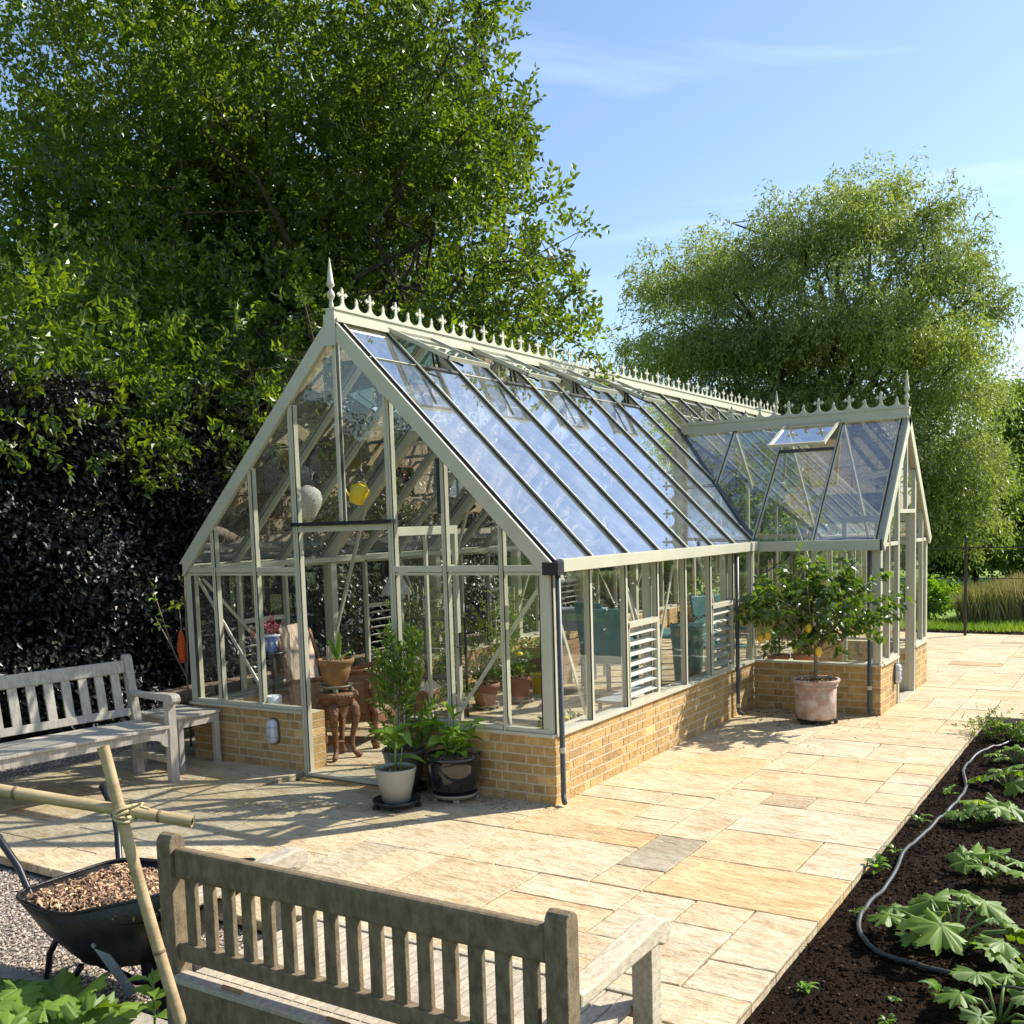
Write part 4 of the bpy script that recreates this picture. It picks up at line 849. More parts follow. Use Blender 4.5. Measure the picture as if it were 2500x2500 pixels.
# ---------------------------------------------------------------- benches and table
def arc(n,f): return [f(i/n) for i in range(n+1)]
def bench(name,label,loc,rz,Ln,Dp,H,m,ml,ns,sw,box=False,seat=.50,arm=.74,group=None):
    o=thing(name,label,'bench',loc,rz); x0,x1=-Ln/2,Ln/2; pt=.075; yb=Dp/2; lean=.0 if box else .10
    for sx,x in ((-1,x0+pt/2),(1,x1-pt/2)):
        q=MB(); y=yb-pt/2
        prof=[(-.035,-.0),(.035,-.0),(.035,.0)]
        # back post: lower straight, upper leaning, rounded top
        pl=[(y-.036,0),(y+.036,0),(y+.036,seat),(y+.036+lean,H-.03)]+[(y+lean+.036*math.cos(a),H-.03+.04*math.sin(a)) for a in [PI*i/6 for i in range(1,6)]]+[(y-.036+lean,H-.03),(y-.036,seat)]
        q.prism([(p[0],p[1]) for p in pl],(x,0,0),(0,1,0),(0,0,1),pt); q.build('leg',m,o,bevel=.004)
        q=MB(); q.box(x-pt/2,x+pt/2,-yb+.02,-yb+.02+pt,0,arm-.03) ; q.build('leg',ml,o,bevel=.004)
        # armrest with scrolled front end
        a0=-yb-.06; pl=[(yb-.07,arm-.035)]+[(a0+.05-.045*math.sin(t),arm-.022-.0-.04*math.cos(t)+.02) for t in [PI*i/6 for i in range(0,7)]]+[(-.02,arm+.018),(yb*.5,arm+.004),(yb-.07+lean*.45,arm+.012)]
        pl=[(yb-.07,arm-.035),(a0+.10,arm-.04),(a0+.06,arm-.06),(a0+.02,arm-.055),(a0,arm-.03),(a0,arm+.0),(a0+.02,arm+.022),(a0+.07,arm+.032),(-.0,arm+.016),(yb*.5,arm+.006),(yb-.07+lean*.4,arm+.014)]
        q=MB(); q.prism(pl,(x,0,0),(0,1,0),(0,0,1),.085); q.build('armrest',ml,o,bevel=.008)
        q=MB(); q.box(x-.022,x+.022,-yb+.096,yb-.075,.16,.21); q.build('stretcher',m,o)
    yb2=yb-pt/2; L0=x0+pt; L1_=x1-pt
    def at_(z): return yb2+ (lean*(z-seat)/(H-.03-seat) if z>seat else 0)
    zt0,zt1=H-.155,H-.04
    q=MB(); q.bar((L0,at_((zt0+zt1)/2),(zt0+zt1)/2),(L1_,at_((zt0+zt1)/2),(zt0+zt1)/2),.045,zt1-zt0,(0,lean/(H-seat),1)); q.build('top_rail',m,o,bevel=.012)
    zl0,zl1=seat+.03,seat+.10
    q=MB(); q.bar((L0,at_(zl0+.035),zl0+.035),(L1_,at_(zl0+.035),zl0+.035),.045,zl1-zl0,(0,lean/(H-seat),1)); q.build('lower_rail',m,o,bevel=.006)
    pit=(L1_-L0)/(ns+ .35)
    for i in range(ns):
        x=L0+pit*(i+.68); q=MB(); q.bar((x,at_(zl1),zl1-.002),(x,at_(zt0),zt0+.002),sw,.022,(0,-1,.0),a=random.random()); q.build('back_slat',m,o,bevel=.003)
    if box:
        n=int((L1_-L0-.01)/.062)
        for i in range(n):
            x=L0+.005+i*.062; q=MB(); q.box(x,x+.056,-yb+.03,yb-.045,seat-.035,seat-.012); q.build('seat_board',ml,o)
        q=MB(); q.box(L0,L1_,-yb+.0,-yb+.028,seat-.09,seat-.005); q.build('front_rail',ml,o,bevel=.004)
        q=MB(); q.box(L0,L1_,yb-.043,yb+.03,seat-.036,seat-.014); q.build('hinge_board',ml,o,bevel=.003)
        q=MB(); q.box(L0,L1_,yb+.0,yb+.024,seat-.16,seat-.038); q.build('rear_rail',m,o,bevel=.003)
        b=MB(); x=L0
        while x<L1_-.02: b.box(x+.001,min(L1_,x+.085)-.002,yb-.012,yb+.006,.04,seat-.161); x+=.085
        b.build('rear_panel',m,o)
        for x in (L0+.22,-L0-.3,0):
            k=MB(); k.tube([(x-.05,yb+.004,seat-.008),(x+.05,yb+.004,seat-.008)],.008,6); k.build('hinge','terragold',o)
    else:
        n=6; 
        for i in range(n):
            y=-yb+.005+i*(Dp-.10)/n; q=MB(); q.box(L0 if i else x0+.0,L1_ if i else x1,y+.006 if i else y-.0,y+(Dp-.10)/n-.006,seat-.022,seat) if i else q.box(L0,L1_,y,y+(Dp-.10)/n-.006,seat-.022,seat); q.build('seat_board',ml,o,bevel=.002)
        pl=[(L0,seat-.023),(L1_,seat-.023),(L1_,seat-.19),(L1_-.03,seat-.185),(L1_-.06,seat-.165),(L1_-.08,seat-.13),(L1_-.12,seat-.115),(L1_-.17,seat-.105),(L0+.17,seat-.105),(L0+.12,seat-.115),(L0+.08,seat-.13),(L0+.06,seat-.165),(L0+.03,seat-.185),(L0,seat-.19)]
        q=MB(); q.prism(pl,(0,-yb+.045,0),(1,0,0),(0,0,1),.028); q.build('front_rail',ml,o,bevel=.003)
    return o
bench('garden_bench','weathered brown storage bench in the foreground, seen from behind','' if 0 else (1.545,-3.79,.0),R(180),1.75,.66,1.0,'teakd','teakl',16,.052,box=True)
rzl=R(82); xh=Vector((math.cos(rzl),math.sin(rzl),0)); yh=Vector((-math.sin(rzl),math.cos(rzl),0)); Lb,Db=2.0,.66
c=Vector((-3.30,-.73,0))-xh*Lb/2+yh*Db/2
bench('garden_bench','pale silver grey bench at the left edge in front of the dark hedge',tuple(c),rzl,Lb,Db,1.06,'teak','teak',12,.078)
tbl=thing('side_table','small silvery square wooden table between the pale bench and the glasshouse','table',(-3.87,-.26,0),R(-3))
q=MB(); 
for i in range(7): q.box(-.32+i*.0915,-.32+i*.0915+.086,-.24,.24,.475,.497)
q.build('table_top','teak',tbl)
for sx in(-1,1):
    for sy in (-1,1): q=MB(); q.box(sx*.28-.026,sx*.28+.026,sy*.20-.026,sy*.20+.026,0,.474); q.build('leg','teak',tbl,bevel=.003)
q=MB(); q.box(-.255,.255,-.215,-.195,.39,.473);q.box(-.255,.255,.195,.215,.39,.473);q.box(-.29,-.27,-.175,.175,.39,.473);q.box(.27,.29,-.175,.175,.39,.473); q.build('apron','teak',tbl)
# ---------------------------------------------------------------- wheelbarrow
wb=thing('wheelbarrow','black steel wheelbarrow heaped with wood chippings on the gravel','wheelbarrow',(0,0,0))
def rounded(pts,rad,n=5):
    out=[];k=len(pts)
    for i in range(k):
        p=Vector(pts[i]);a=(Vector(pts[i-1])-p);b=(Vector(pts[(i+1)%k])-p); ra=min(rad,a.length*.4,b.length*.4); a=p+a.normalized()*ra;b=p+b.normalized()*ra
        for j in range(n): t=j/(n-1); out.append(a*(1-t)**2+p*2*t*(1-t)+b*t*t)
    return out
rim=rounded([(-.86,-3.80,.41),(-.36,-3.86,.415),(.27,-3.80,.60),(.31,-3.24,.60),(-.38,-3.14,.44),(-.80,-3.20,.43)],.14)
bot=rounded([(-.52,-3.70,.15),(-.38,-3.72,.13),(-.04,-3.70,.19),(-.03,-3.33,.19),(-.38,-3.30,.14),(-.52,-3.33,.15)],.08)
mid=[(r*.55+b*.45)+Vector((0,0,-.035)) for r,b in zip(rim,bot)]
k=len(rim); q=MB(); q.add(rim+mid+bot,[(j*k+i,j*k+(i+1)%k,(j+1)*k+(i+1)%k,(j+1)*k+i) for j in range(2) for i in range(k)]+[tuple(2*k+i for i in range(k))])
o=q.build('tray','barrow',wb,smooth=True); sd=o.modifiers.new('s','SOLIDIFY'); sd.thickness=.006
q=MB(); q.tube(rim+rim[:2],.009,6); q.build('rim','barrow',wb,smooth=True)
for pts in ([(-1.16,-3.72,.71),(-1.05,-3.70,.62),(-.93,-3.69,.50),(-.82,-3.70,.36),(-.55,-3.64,.12),(-.15,-3.63,.06),(.02,-3.66,.12)],[(-1.14,-3.04,.74),(-1.02,-3.07,.64),(-.90,-3.14,.54),(-.79,-3.22,.40),(-.55,-3.40,.12),(-.15,-3.50,.07),(.02,-3.50,.12)]):
    q=MB(); q.tube(pts,.018,8); q.build('handle','blackmetal',wb,smooth=True); q=MB(); a=Vector(pts[0]);b_=Vector(pts[1]); q.tube([a,a+(b_-a)*.9],.023,8); q.build('grip','gasket',wb,smooth=True)
for y in (-3.68,-3.34): q=MB(); q.tube([(-.66,y,.20),(-.74,y,.10),(-.78,y,-.05),(-.74,y,-.07),(-.62,y,-.05),(-.50,y,.08)],.016,8); q.build('leg','blackmetal',wb,smooth=True)
q=MB(); q.bar((-.235,-3.775,.29),(-.085,-3.705,.045),.052,.007,(.2,-1,.2)); q.tube([(-.228,-3.782,.28),(-.228,-3.796,.28)],.011,8); q.build('strut','galv',wb)
wc=Vector((.05,-3.58,.125)); q=MB()
pr=[(.11,-.035),(.135,-.044),(.17,-.047),(.192,-.036),(.199,-.015),(.199,.015),(.192,.036),(.17,.047),(.135,.044),(.11,.035)]
n=40; vs=[(wc.x+r*math.cos(2*PI*i/n)*(1 if (i%2 or r<.19) else .985),wc.y+y,wc.z+r*math.sin(2*PI*i/n)*(1 if (i%2 or r<.19) else .985)) for r,y in pr for i in range(n)]
wh=q.add(vs,[(j*n+i,j*n+(i+1)%n,((j+1)%len(pr))*n+(i+1)%n,((j+1)%len(pr))*n+i) for j in range(len(pr)) for i in range(n)]).build('wheel','tyre',wb,smooth=False)
q=MB(); mt=Matrix.Translation(wc)@Matrix.Rotation(R(90),4,'X'); q.lathe([(.112,-.03),(.108,-.012),(.04,-.010),(.025,-.045),(.025,.045),(.04,.010),(.108,.012),(.112,.03)],(0,0,0),20,mt=mt); q.build('rim','blackmetal',wh,smooth='angle')
# chips
hp=thing('wood_chips','heap of brown and tan wood chippings filling the wheelbarrow','wood chips',(0,0,0)); 
def chipz(x,y): 
    e=min(1,max(0,min((x+.80)/.15,(.26-x)/.15,(y+3.80)/.12,(-3.20-y)/.12))); return .385+.17*max(0,(x+.45))*.9+.035*e+.02*noise.noise(Vector((x*6,y*6,0)))
inner=[Vector((p.x*.94-.015,-3.5+(p.y+3.5)*.93,0)) for p in rim]
gxs=np.linspace(-.86,.30,34);gys=np.linspace(-3.85,-3.14,22)
def inside(x,y,pl):
    c=False
    for i in range(len(pl)):
        a,b=pl[i],pl[i-1]
        if (a.y>y)!=(b.y>y) and x<(b.x-a.x)*(y-a.y)/(b.y-a.y)+a.x: c=not c
    return c
cen=Vector((-.27,-3.5,chipz(-.27,-3.5))); q=MB(); rings=[[cen]]
vs=[cen]; nr=8
for j in range(1,nr+1):
    for p in inner: x=cen.x+(p.x-cen.x)*j/nr; y=cen.y+(p.y-cen.y)*j/nr; vs.append((x,y,chipz(x,y)-(.0 if j<nr else .03)))
kk=len(inner); fs=[(0,1+i,1+(i+1)%kk) for i in range(kk)]+[(1+(j-1)*kk+i,1+(j-1)*kk+(i+1)%kk,1+j*kk+(i+1)%kk,1+j*kk+i)[::-1] for j in range(1,nr) for i in range(kk)]
q.add(vs,fs); q.build('chip_mass','soil',hp)
Pc=[]
while len(Pc)<3800:
    x,y=random.uniform(-.85,.3),random.uniform(-3.85,-3.14)
    if inside(x,y,inner): Pc.append((x,y,chipz(x,y)+random.uniform(-.006,.012)))
Pc=np.array(Pc); n=len(Pc); D=rdir(n); D[:,2]*=.55; D=nrm(D); U=nrm(np.cross(D,rdir(n))); Wv=np.cross(D,U)
l=rng.uniform(.006,.022,n)[:,None]; w_=rng.uniform(.003,.009,n)[:,None]; h=rng.uniform(.0012,.004,n)[:,None]
V=np.stack([Pc+D*l*a+U*w_*b+Wv*h*c for a in(-1,1) for b in(-1,1) for c in(-1,1)],1).reshape(-1,3)
F=np.array([[0,1,3,2],[4,6,7,5],[0,4,5,1],[2,3,7,6],[0,2,6,4],[1,5,7,3]]); 
o=quadmesh('chips',V,(np.arange(n)[:,None,None]*8+F[None]).reshape(-1,4),np.repeat(rng.random(n),6),'chip',hp,smooth=False,kind='stuff')
# ---------------------------------------------------------------- bamboo canes
def cane(name,label,p0,p1,r,nodes,group=None):
    p0=Vector(p0);p1=Vector(p1);d=(p1-p0); o=thing(name,label,'bamboo cane',tuple(p0)); n=36; pts=[];rs=[]
    for i in range(n+1):
        t=i/n; pts.append(d*t+Vector((math.sin(t*7)*.004,math.cos(t*5)*.004,0))); rs.append(r*(1-.12*t))
    q=MB(); q.tube(pts,rs,12,cap=False); 
    # inner wall of the end; black plug colours in the hollow's shade
    dn=d.normalized(); q.tube([d,d-dn*.05],[r*.88,r*.80],12,cap=False); q.build('culm','bamboo',o,smooth=True)
    k=MB(); k.tube([d-dn*.004,d-dn*.07],r*.56,10); k.build('bore_shade_plug','gasket',o)
    k=MB(); k.lathe([(r*.58,0),(r*.885,0)],(0,0,0),12,mt=Matrix.Translation(d+dn*.001)@dn.to_track_quat('Z','Y').to_matrix().to_4x4()); k.f=k.f[:12]; k.a=k.a[:12]; k.build('cut_edge','bamboo',o)
    for t in nodes:
        k=MB(); c=d*t+Vector((math.sin(t*7)*.004,math.cos(t*5)*.004,0)); rr2=r*(1-.12*t); k.tube([c-dn*.006,c-dn*.002,c+dn*.002,c+dn*.006],[rr2*1.0,rr2*1.10,rr2*1.10,rr2*1.0],12,cap=False); k.build('node','bambood',o,smooth=True)
    return o
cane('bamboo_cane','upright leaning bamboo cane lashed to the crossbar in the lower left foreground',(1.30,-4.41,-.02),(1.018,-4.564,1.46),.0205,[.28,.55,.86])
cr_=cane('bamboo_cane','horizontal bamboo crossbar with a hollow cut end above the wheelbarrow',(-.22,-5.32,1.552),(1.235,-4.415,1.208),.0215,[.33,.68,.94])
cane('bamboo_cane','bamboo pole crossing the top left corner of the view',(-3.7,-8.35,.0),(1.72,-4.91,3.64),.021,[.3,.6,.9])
tw=thing('twine','pale hemp twine lashing the two bamboo canes together','twine',(1.064,-4.530,1.243)); 
for i in range(4):
    q=MB(); a=(i-1.5)*.007; tl=.9 if i%2 else -.7; q.tube([Vector((math.cos(t)*.025,math.sin(t)*.040,math.cos(t)*.018*tl+a)) for t in [2*PI*k/16 for k in range(17)]],.0055,6); q.build('loop','twine',tw,smooth=True)
q=MB(); q.tube([(.03,0,.02),(.06,.02,.035),(.075,.0,.03),(.09,.02,.02)],.004,6); q.build('loose_end','twine',tw)
# ---------------------------------------------------------------- pots
def pot(o,prof,m,soil=None,n=32,name='pot',smooth='angle'):
    q=MB(); q.lathe(prof,n=n); p=q.build(name,m,o,smooth=smooth)
    p.data.polygons.foreach_set('use_smooth',[True]*len(p.data.polygons))
    if soil:
        r,z=soil; q=MB(); vs=[(0,0,z+.008)]
        for rr3 in (.5,1.): vs+=[(r*rr3*math.cos(a),r*rr3*math.sin(a),z+random.uniform(-.004,.006)) for a in [2*PI*k/20 for k in range(20)]]
        q.add(vs,[(0,1+k,1+(k+1)%20) for k in range(20)]+[(1+k,21+k,21+(k+1)%20,1+(k+1)%20) for k in range(20)]); s=q.build('potting_soil','soil',o)
        n=int(900*r*r/.03); a=rng.uniform(0,2*PI,n);rr4=r*np.sqrt(rng.random(n))*.97; P=np.stack([rr4*np.cos(a),rr4*np.sin(a),np.full(n,z+.006)+rng.uniform(0,.008,n)],1)
        D=rdir(n);D[:,2]*=.4; kite_leaves('bark_chips',P,D,rdir(n,.8),rng.uniform(.012,.03,n),rng.uniform(.008,.014,n),'chip',s)
    return p
def saucer(label,loc,r,m,h=.035,feet=True,mf=None,name='plant_trolley'):
    o=thing(name,label,'plant trolley' if name=='plant_trolley' else 'saucer',loc)
    q=MB(); z=.03 if feet else .0; q.lathe([(r*.86,z),(r*.98,z+h*.6),(r*1.0,z+h),(r*.95,z+h),(r*.90,z+h*.45),(0.001,z+h*.4)],n=28); q.build('dish',m,o,smooth=True)
    if feet:
        for a in (-2.2,-.9,.6,2.1): 
            q=MB(); c,s_=math.cos(a)*r*.88,math.sin(a)*r*.88; q.box(c-.022,c+.022,s_-.016,s_+.016,.0,.034); q.build('foot',mf or m,o,bevel=.004)
    return z+h*.45
def stems(pts,r0,r1,m,parent,name='stem',n=6): q=MB(); q.tube(pts,[r0+(r1-r0)*i/(len(pts)-1) for i in range(len(pts))],n); return q.build(name,m,parent,smooth=True)
def rounded_leaf(t): return (math.sin(PI*min(1,t)**.7)**.75) if 0<t<1 else 0
# cream pot with broad upright leaves
zs=saucer('round black wheeled tray under the cream pot',(-1.07,-.56,0),.185,'blacksauc',h=.04)
p=thing('potted_plant','cream glazed pot with a tall young plant of broad arching leaves','potted plant',(-1.07,-.56,zs))
pot(p,[(.088,0),(.104,.004),(.135,.14),(.155,.235),(.160,.262),(.156,.266),(.148,.258),(.145,.225)],'whiteglaze',(.146,.228))
st_=[(0.0,0.,.22),(.0,.01,.36),(.008,.01,.48)]; stems(st_,.014,.010,'stalk',p); stems([(.05,.01,.22),(.045,.015,.32),(.06,.02,.42)],.010,.006,'stalk',p)
def scr(r,t,z): return (r*.845+t*.535,r*.535-t*.845,z)
LP=[((0,0,.50),scr(-.9,.1,.5),.31,.125,.5),((0,0,.50),scr(.7,-.2,.75),.26,.12,.35),((.01,0,.47),scr(.45,.35,.9),.36,.135,.85),((.03,0,.33),scr(.9,.2,.25),.26,.10,.35),((0,.01,.46),scr(-.3,-.6,.9),.28,.12,.4),((0,0,.40),scr(-.7,-.3,.5),.24,.10,.4),((0,0,.5),scr(.1,0,1),.24,.04,.05),((.03,0,.40),scr(.5,-.7,.6),.26,.12,.4)]
curved_leaves('foliage',np.array([a[0] for a in LP]),np.array([a[1] for a in LP]),np.array([(-a[1][0]*.5,-a[1][1]*.5,1.) for a in LP]),np.array([a[2] for a in LP])[:,],np.array([a[3] for a in LP]),'L_broad',p,att=np.array([.7,.6,.4,.6,.45,.5,.9,.5]),droop=np.array([a[4] for a in LP]),rows=9,wave=.02)
# black glazed pot with hydrangea-like plant
zs=saucer('pale stoneware dish on square feet under the black glazed pot',(-.80,-.17,0),.185,'greensauc',h=.035,name='pot_saucer')
p=thing('potted_plant','glossy black glazed pot with a leafy bright green plant beside the brick corner','potted plant',(-.80,-.17,zs)); p.scale=(1.1,1.1,1.06)
pot(p,[(.10,0),(.135,.006),(.172,.07),(.192,.16),(.196,.23),(.192,.262),(.205,.275),(.209,.288),(.203,.297),(.190,.292),(.184,.262)],'blackglaze',(.186,.266))
P=[];D=[];Ls=[];Ws=[];Dr=[]
for i in range(8):
    a=i*2.4+.3; b0=Vector((math.cos(a)*.04,math.sin(a)*.04,.26)); e=Vector((math.cos(a)*random.uniform(.08,.17),math.sin(a)*random.uniform(.07,.15),random.uniform(.42,.60))); stems([b0,b0.lerp(e,.5)+Vector((0,0,.03)),e],.006,.004,'stalk',p)
    for j in range(5):
        t=j/4; q=b0.lerp(e,.35+.65*t); an=a+j*1.7+random.uniform(-.4,.4); P.append(q);D.append((math.cos(an),math.sin(an),random.uniform(.1,.7)));Ls.append(random.uniform(.12,.19));Ws.append(random.uniform(.055,.085));Dr.append(random.uniform(.2,.5))
for (q,d,l,w_) in [((-.02,0,.50),(-.95,-.35,.25),.33,.10),((.05,0,.52),(.95,-.2,.28),.30,.09),((.0,0,.56),(-.3,-.3,1.),.24,.10),((.08,0,.48),(.6,.5,.5),.24,.09)]: P.append(q);D.append(d);Ls.append(l);Ws.append(w_);Dr.append(.25)
P=np.array([tuple(q) for q in P]);D=np.array(D); curved_leaves('foliage',P,D,np.tile([[0,0,1.]],(len(P),1))+rng.normal(size=P.shape)*.25,np.array(Ls),np.array(Ws),'L_broad',p,droop=np.array(Dr),rows=7,wave=.015,att=rng.uniform(.35,.95,len(P)))
# grey pot with bay shrub
zs=saucer('dark round tray beneath the grey pot behind the cream pot',(-1.30,-.16,0),.17,'blacksauc',h=.035)
p=thing('potted_plant','tall bushy small leaved shrub in a dull grey pot beside the open door','potted plant',(-1.30,-.16,zs))
pot(p,[(.10,0),(.115,.004),(.148,.16),(.168,.27),(.178,.285),(.178,.305),(.168,.308),(.160,.27)],'greyglaze',(.16,.275))
C=[];A=[]
for i in range(36):
    a=i*2.399; h=random.uniform(.34,1.16); rad=.19*(1-(h-.3)/1.15)**.6+.03; base=Vector((random.uniform(-.03,.03),random.uniform(-.03,.03),h-.18)); e=Vector((math.cos(a)*rad,math.sin(a)*rad,h+.05)); 
    stems([base,base.lerp(e,.5)+Vector((0,0,.02)),e],.005,.002,'palebark',p,'twig',5)
    for t in (.35,.6,.85,1.): C.append(tuple(base.lerp(e,t)));A.append(tuple((e-base).normalized()+Vector((0,0,.5))))
stems([(0,0,.26),(.01,.0,.6),(-.01,.01,.95),(-.02,0,1.12)],.013,.004,'palebark',p,'trunk')
sprays(np.array(C),np.array(A),8,.13,.075,.027,'foliage','L_bay',p,up=.25,att=rng.uniform(.3,.9,len(C)))
# lemon tree
LT=thing('potted_lemon_tree','round headed lemon tree in a lime streaked terracotta pot against the porch wall','potted tree',(.855,3.90,.055))
pot(LT,[(.19,0),(.203,.005),(.205,.20),(.207,.315),(.205,.322),(.222,.330),(.222,.345),(.212,.352),(.240,.372),(.243,.395),(.236,.404),(.216,.400),(.205,.36)],'terraold',(.21,.372),36)
tr=thing('plant_trolley','flat black wheeled trolley under the lemon tree pot','plant trolley',(.855,3.90,0)); q=MB(); q.lathe([(.19,.035),(.195,.05),(0.001,.052)],n=24); q.build('deck','blacksauc',tr)
for a in (.1,2.2,4.3,-1.2): 
    mt=Matrix.Translation((math.cos(a)*.20,math.sin(a)*.20,.022))@Matrix.Rotation(R(90),4,'X')@Matrix.Rotation(a,4,'Y'); q=MB(); q.lathe([(.022,-.012),(.022,.012)],n=12,mt=mt); q.build('wheel','blacksauc',tr)
stems([(0,0,.37),(.004,.0,.5),(-.002,.004,.62),(0,0,.70)],.022,.016,'palebark',LT,'trunk',8)
C=[];A=[];tips=[]
cc=Vector((-.03,0,1.12))
for i in range(150):
    d=Vector(rdir(1)[0]); d.z=d.z*.8+.05; rr5=random.random()**.4; e=cc+Vector((d.x*.70*rr5,d.y*.55*rr5,d.z*.46*rr5)); 
    if e.z>1.25: e.x*=.85
    tips.append(e)
for x,z in [(-.80,1.08),(-.78,.98),(.78,1.25),(.82,1.15),(.62,1.42),(.70,1.02),(-.1,1.62),(-.05,1.50),(.05,1.55),(.28,1.60),(.30,1.48),(-.55,1.35),(-.4,.72),(.55,.85),(.25,.72)]: tips.append(Vector((x,random.uniform(-.15,.15),z)))
for i in range(14):
    a=i*2.4; e=cc+Vector((math.cos(a)*.42,math.sin(a)*.3,random.uniform(-.25,.25))); stems([(0,0,.66),tuple(Vector((0,0,.66)).lerp(e,.5)+Vector((0,0,-.03))),tuple(e)],.011,.004,'palebark',LT,'branch')
for e in tips:
    s=cc.lerp(e,.55); s.z-=.05; q=None
    for t in (.6,1.): C.append(tuple(s.lerp(e,t)));A.append(tuple((e-s).normalized()+Vector((0,0,.3))))
q=MB()
for e in tips[::2]:
    s=cc.lerp(e,.4); s.z-=.06; q.tube([s,s.lerp(e,.5)+Vector((0,0,.01)),e],[.005,.004,.002],4,cap=False)
q.build('twigs','palebark',LT)
n=len(C); C=np.array(C);A=nrm(np.array(A)); nl=7; t=(np.arange(nl)+.5)/nl
X=nrm(np.cross(A,rdir(n))); sg=np.where(np.arange(nl)%2==0,1,-1)[None,:,None]; P=C[:,None]+A[:,None]*(t*.13)[None,:,None]; D=A[:,None]*.5+X[:,None]*sg*.8+rng.normal(size=(n,nl,3))*.5; D[:,:,2]-=.15
k=n*nl; curved_leaves('foliage',P.reshape(-1,3),D.reshape(-1,3),rdir(k,.9),rng.uniform(.07,.115,k),rng.uniform(.036,.056,k),'L_lemon',LT,droop=.2,rows=4,att=np.clip(.5+.25*rng.normal(size=k),0,1))
for q_ in [(-.38,-.35,.87),(-.47,-.30,.83),(.15,-.42,.74),(.02,-.3,.95)]:
    q=MB(); q.lathe([(.003,-.05),(.012,-.044),(.028,-.026),(.033,0),(.028,.026),(.012,.042),(.003,.048)],q_,12); q.build('lemon','lemon',LT,smooth=True)
# ---------------------------------------------------------------- vegetable bed plants
def lobed_geo(b,c,d,nv,size,lobes=5,depth=.42,att=.5,cup=.22,jag=.07):
    c=Vector(c);d=Vector(d).normalized();nv=Vector(nv);s=d.cross(nv).normalized();nv=s.cross(d); n=62; rings=(.0,.34,.7,1.)
    vs=[c]; ph=random.uniform(0,6)
    for rf in rings[1:]:
        for i in range(n):
            th=-PI*.93+2*PI*.93*i/(n-1); lob=abs(math.cos(th*lobes/2.))**.7; base=.62+.38*math.cos(th*.5)
            rim_=base*((1-depth)+depth*lob)*(1+(jag*(1 if i%2 else -1)+.10*math.sin(i*.9+ph)+random.uniform(-.03,.03))*(rf==1.))
            if abs(th)>2.55: rim_*=.8
            rr6=size*(rim_*rf if rf>.5 else base*.75*rf)
            z=size*(.10*(abs(math.cos(th*lobes/2.))**3-.4)*rf - cup*rf*rf+ (.07*math.sin(i*.8+ph)+.05*math.sin(i*2.1))*rf**2 + .16*math.cos(th+ph)*rf)
            vs.append(c+(d*math.cos(th)+s*math.sin(th))*rr6+nv*z)
    fs=[(0,1+i,2+i) for i in range(n-1)]
    for j in range(2): fs+=[(1+j*n+i,1+(j+1)*n+i,2+(j+1)*n+i,2+j*n+i) for i in range(n-1)]
    b.add(vs,fs,att)
def squash(name,label,loc,nl,size,h,spread,rz=0,group=None,mat_='L_squash',lobes=5,depth=.42):
    o=thing(name,label,'vegetable plant',loc,rz,group)
    for i in range(nl):
        a=i*2.399+random.uniform(-.3,.3); f=(i+1)/nl; rad=spread*(.35+.65*random.random()); hh=h*(1.15-.6*rad/spread)*random.uniform(.8,1.15); e=Vector((math.cos(a)*rad,math.sin(a)*rad,hh))
        stems([(math.cos(a)*.01,math.sin(a)*.01,-.01),tuple(Vector((e.x*.45,e.y*.45,hh*.75))),tuple(e)],size*.055,size*.03,'stalk',o,'stalk')
        b=MB(); sz=size*random.uniform(.4,.9); nv=Vector((math.cos(a)*random.uniform(-.7,.8)+random.gauss(0,.35),math.sin(a)*random.uniform(-.7,.8)+random.gauss(0,.35),1)); lobed_geo(b,e,(math.cos(a),math.sin(a),-.15),nv,sz,lobes,depth,random.uniform(.3,.95)); b.build('leaf',mat_,o,smooth=True)
    return o
G='young squash plants in the vegetable bed'
for (x,y,nl,sz,h,sp,lb) in [(3.00,-1.30,15,.185,.26,.33,'largest squash plant in the bed, nearest the camera beside the hose'),(3.00,-.12,9,.15,.17,.24,'lime green squash plant, second nearest in the vegetable bed'),(2.83,1.05,9,.14,.15,.22,'squash plant with drooping dark leaves in the middle of the bed'),
   (2.86,2.15,8,.14,.17,.22,'squash plant in the bed just past the bend of the hose'),(2.80,3.05,7,.12,.15,.18,'small squash plant near the top end of the hose'),(2.75,3.95,8,.13,.20,.2,'leafy squash plant at the far corner of the vegetable bed')]:
    squash('squash_plant',lb,(x,y,-.05),nl,sz,h,sp,random.random()*6,G)
squash('squash_plant','drooping pale squash plant cut off by the bottom right corner',(3.28,-1.95,-.05),7,.16,.18,.24,0,G)
def weed(label,loc,n,l,w_,h,m='L_broad',cat='weed',name='weed'):
    o=thing(name,label,cat,loc); a=rng.uniform(0,2*PI,n); P=np.stack([np.cos(a)*.01,np.sin(a)*.01,rng.uniform(0,h*.6,n)],1); D=np.stack([np.cos(a),np.sin(a),rng.uniform(.3,1.3,n)],1)
    stems([(0,0,-.01),(0,0,h*.6)],.004,.003,'stalk',o); curved_leaves('foliage',P,D,np.stack([-np.cos(a)*.3,-np.sin(a)*.3,np.ones(n)],1),rng.uniform(.6,1.1,n)*l,rng.uniform(.7,1.1,n)*w_,m,o,droop=.4,rows=5); return o
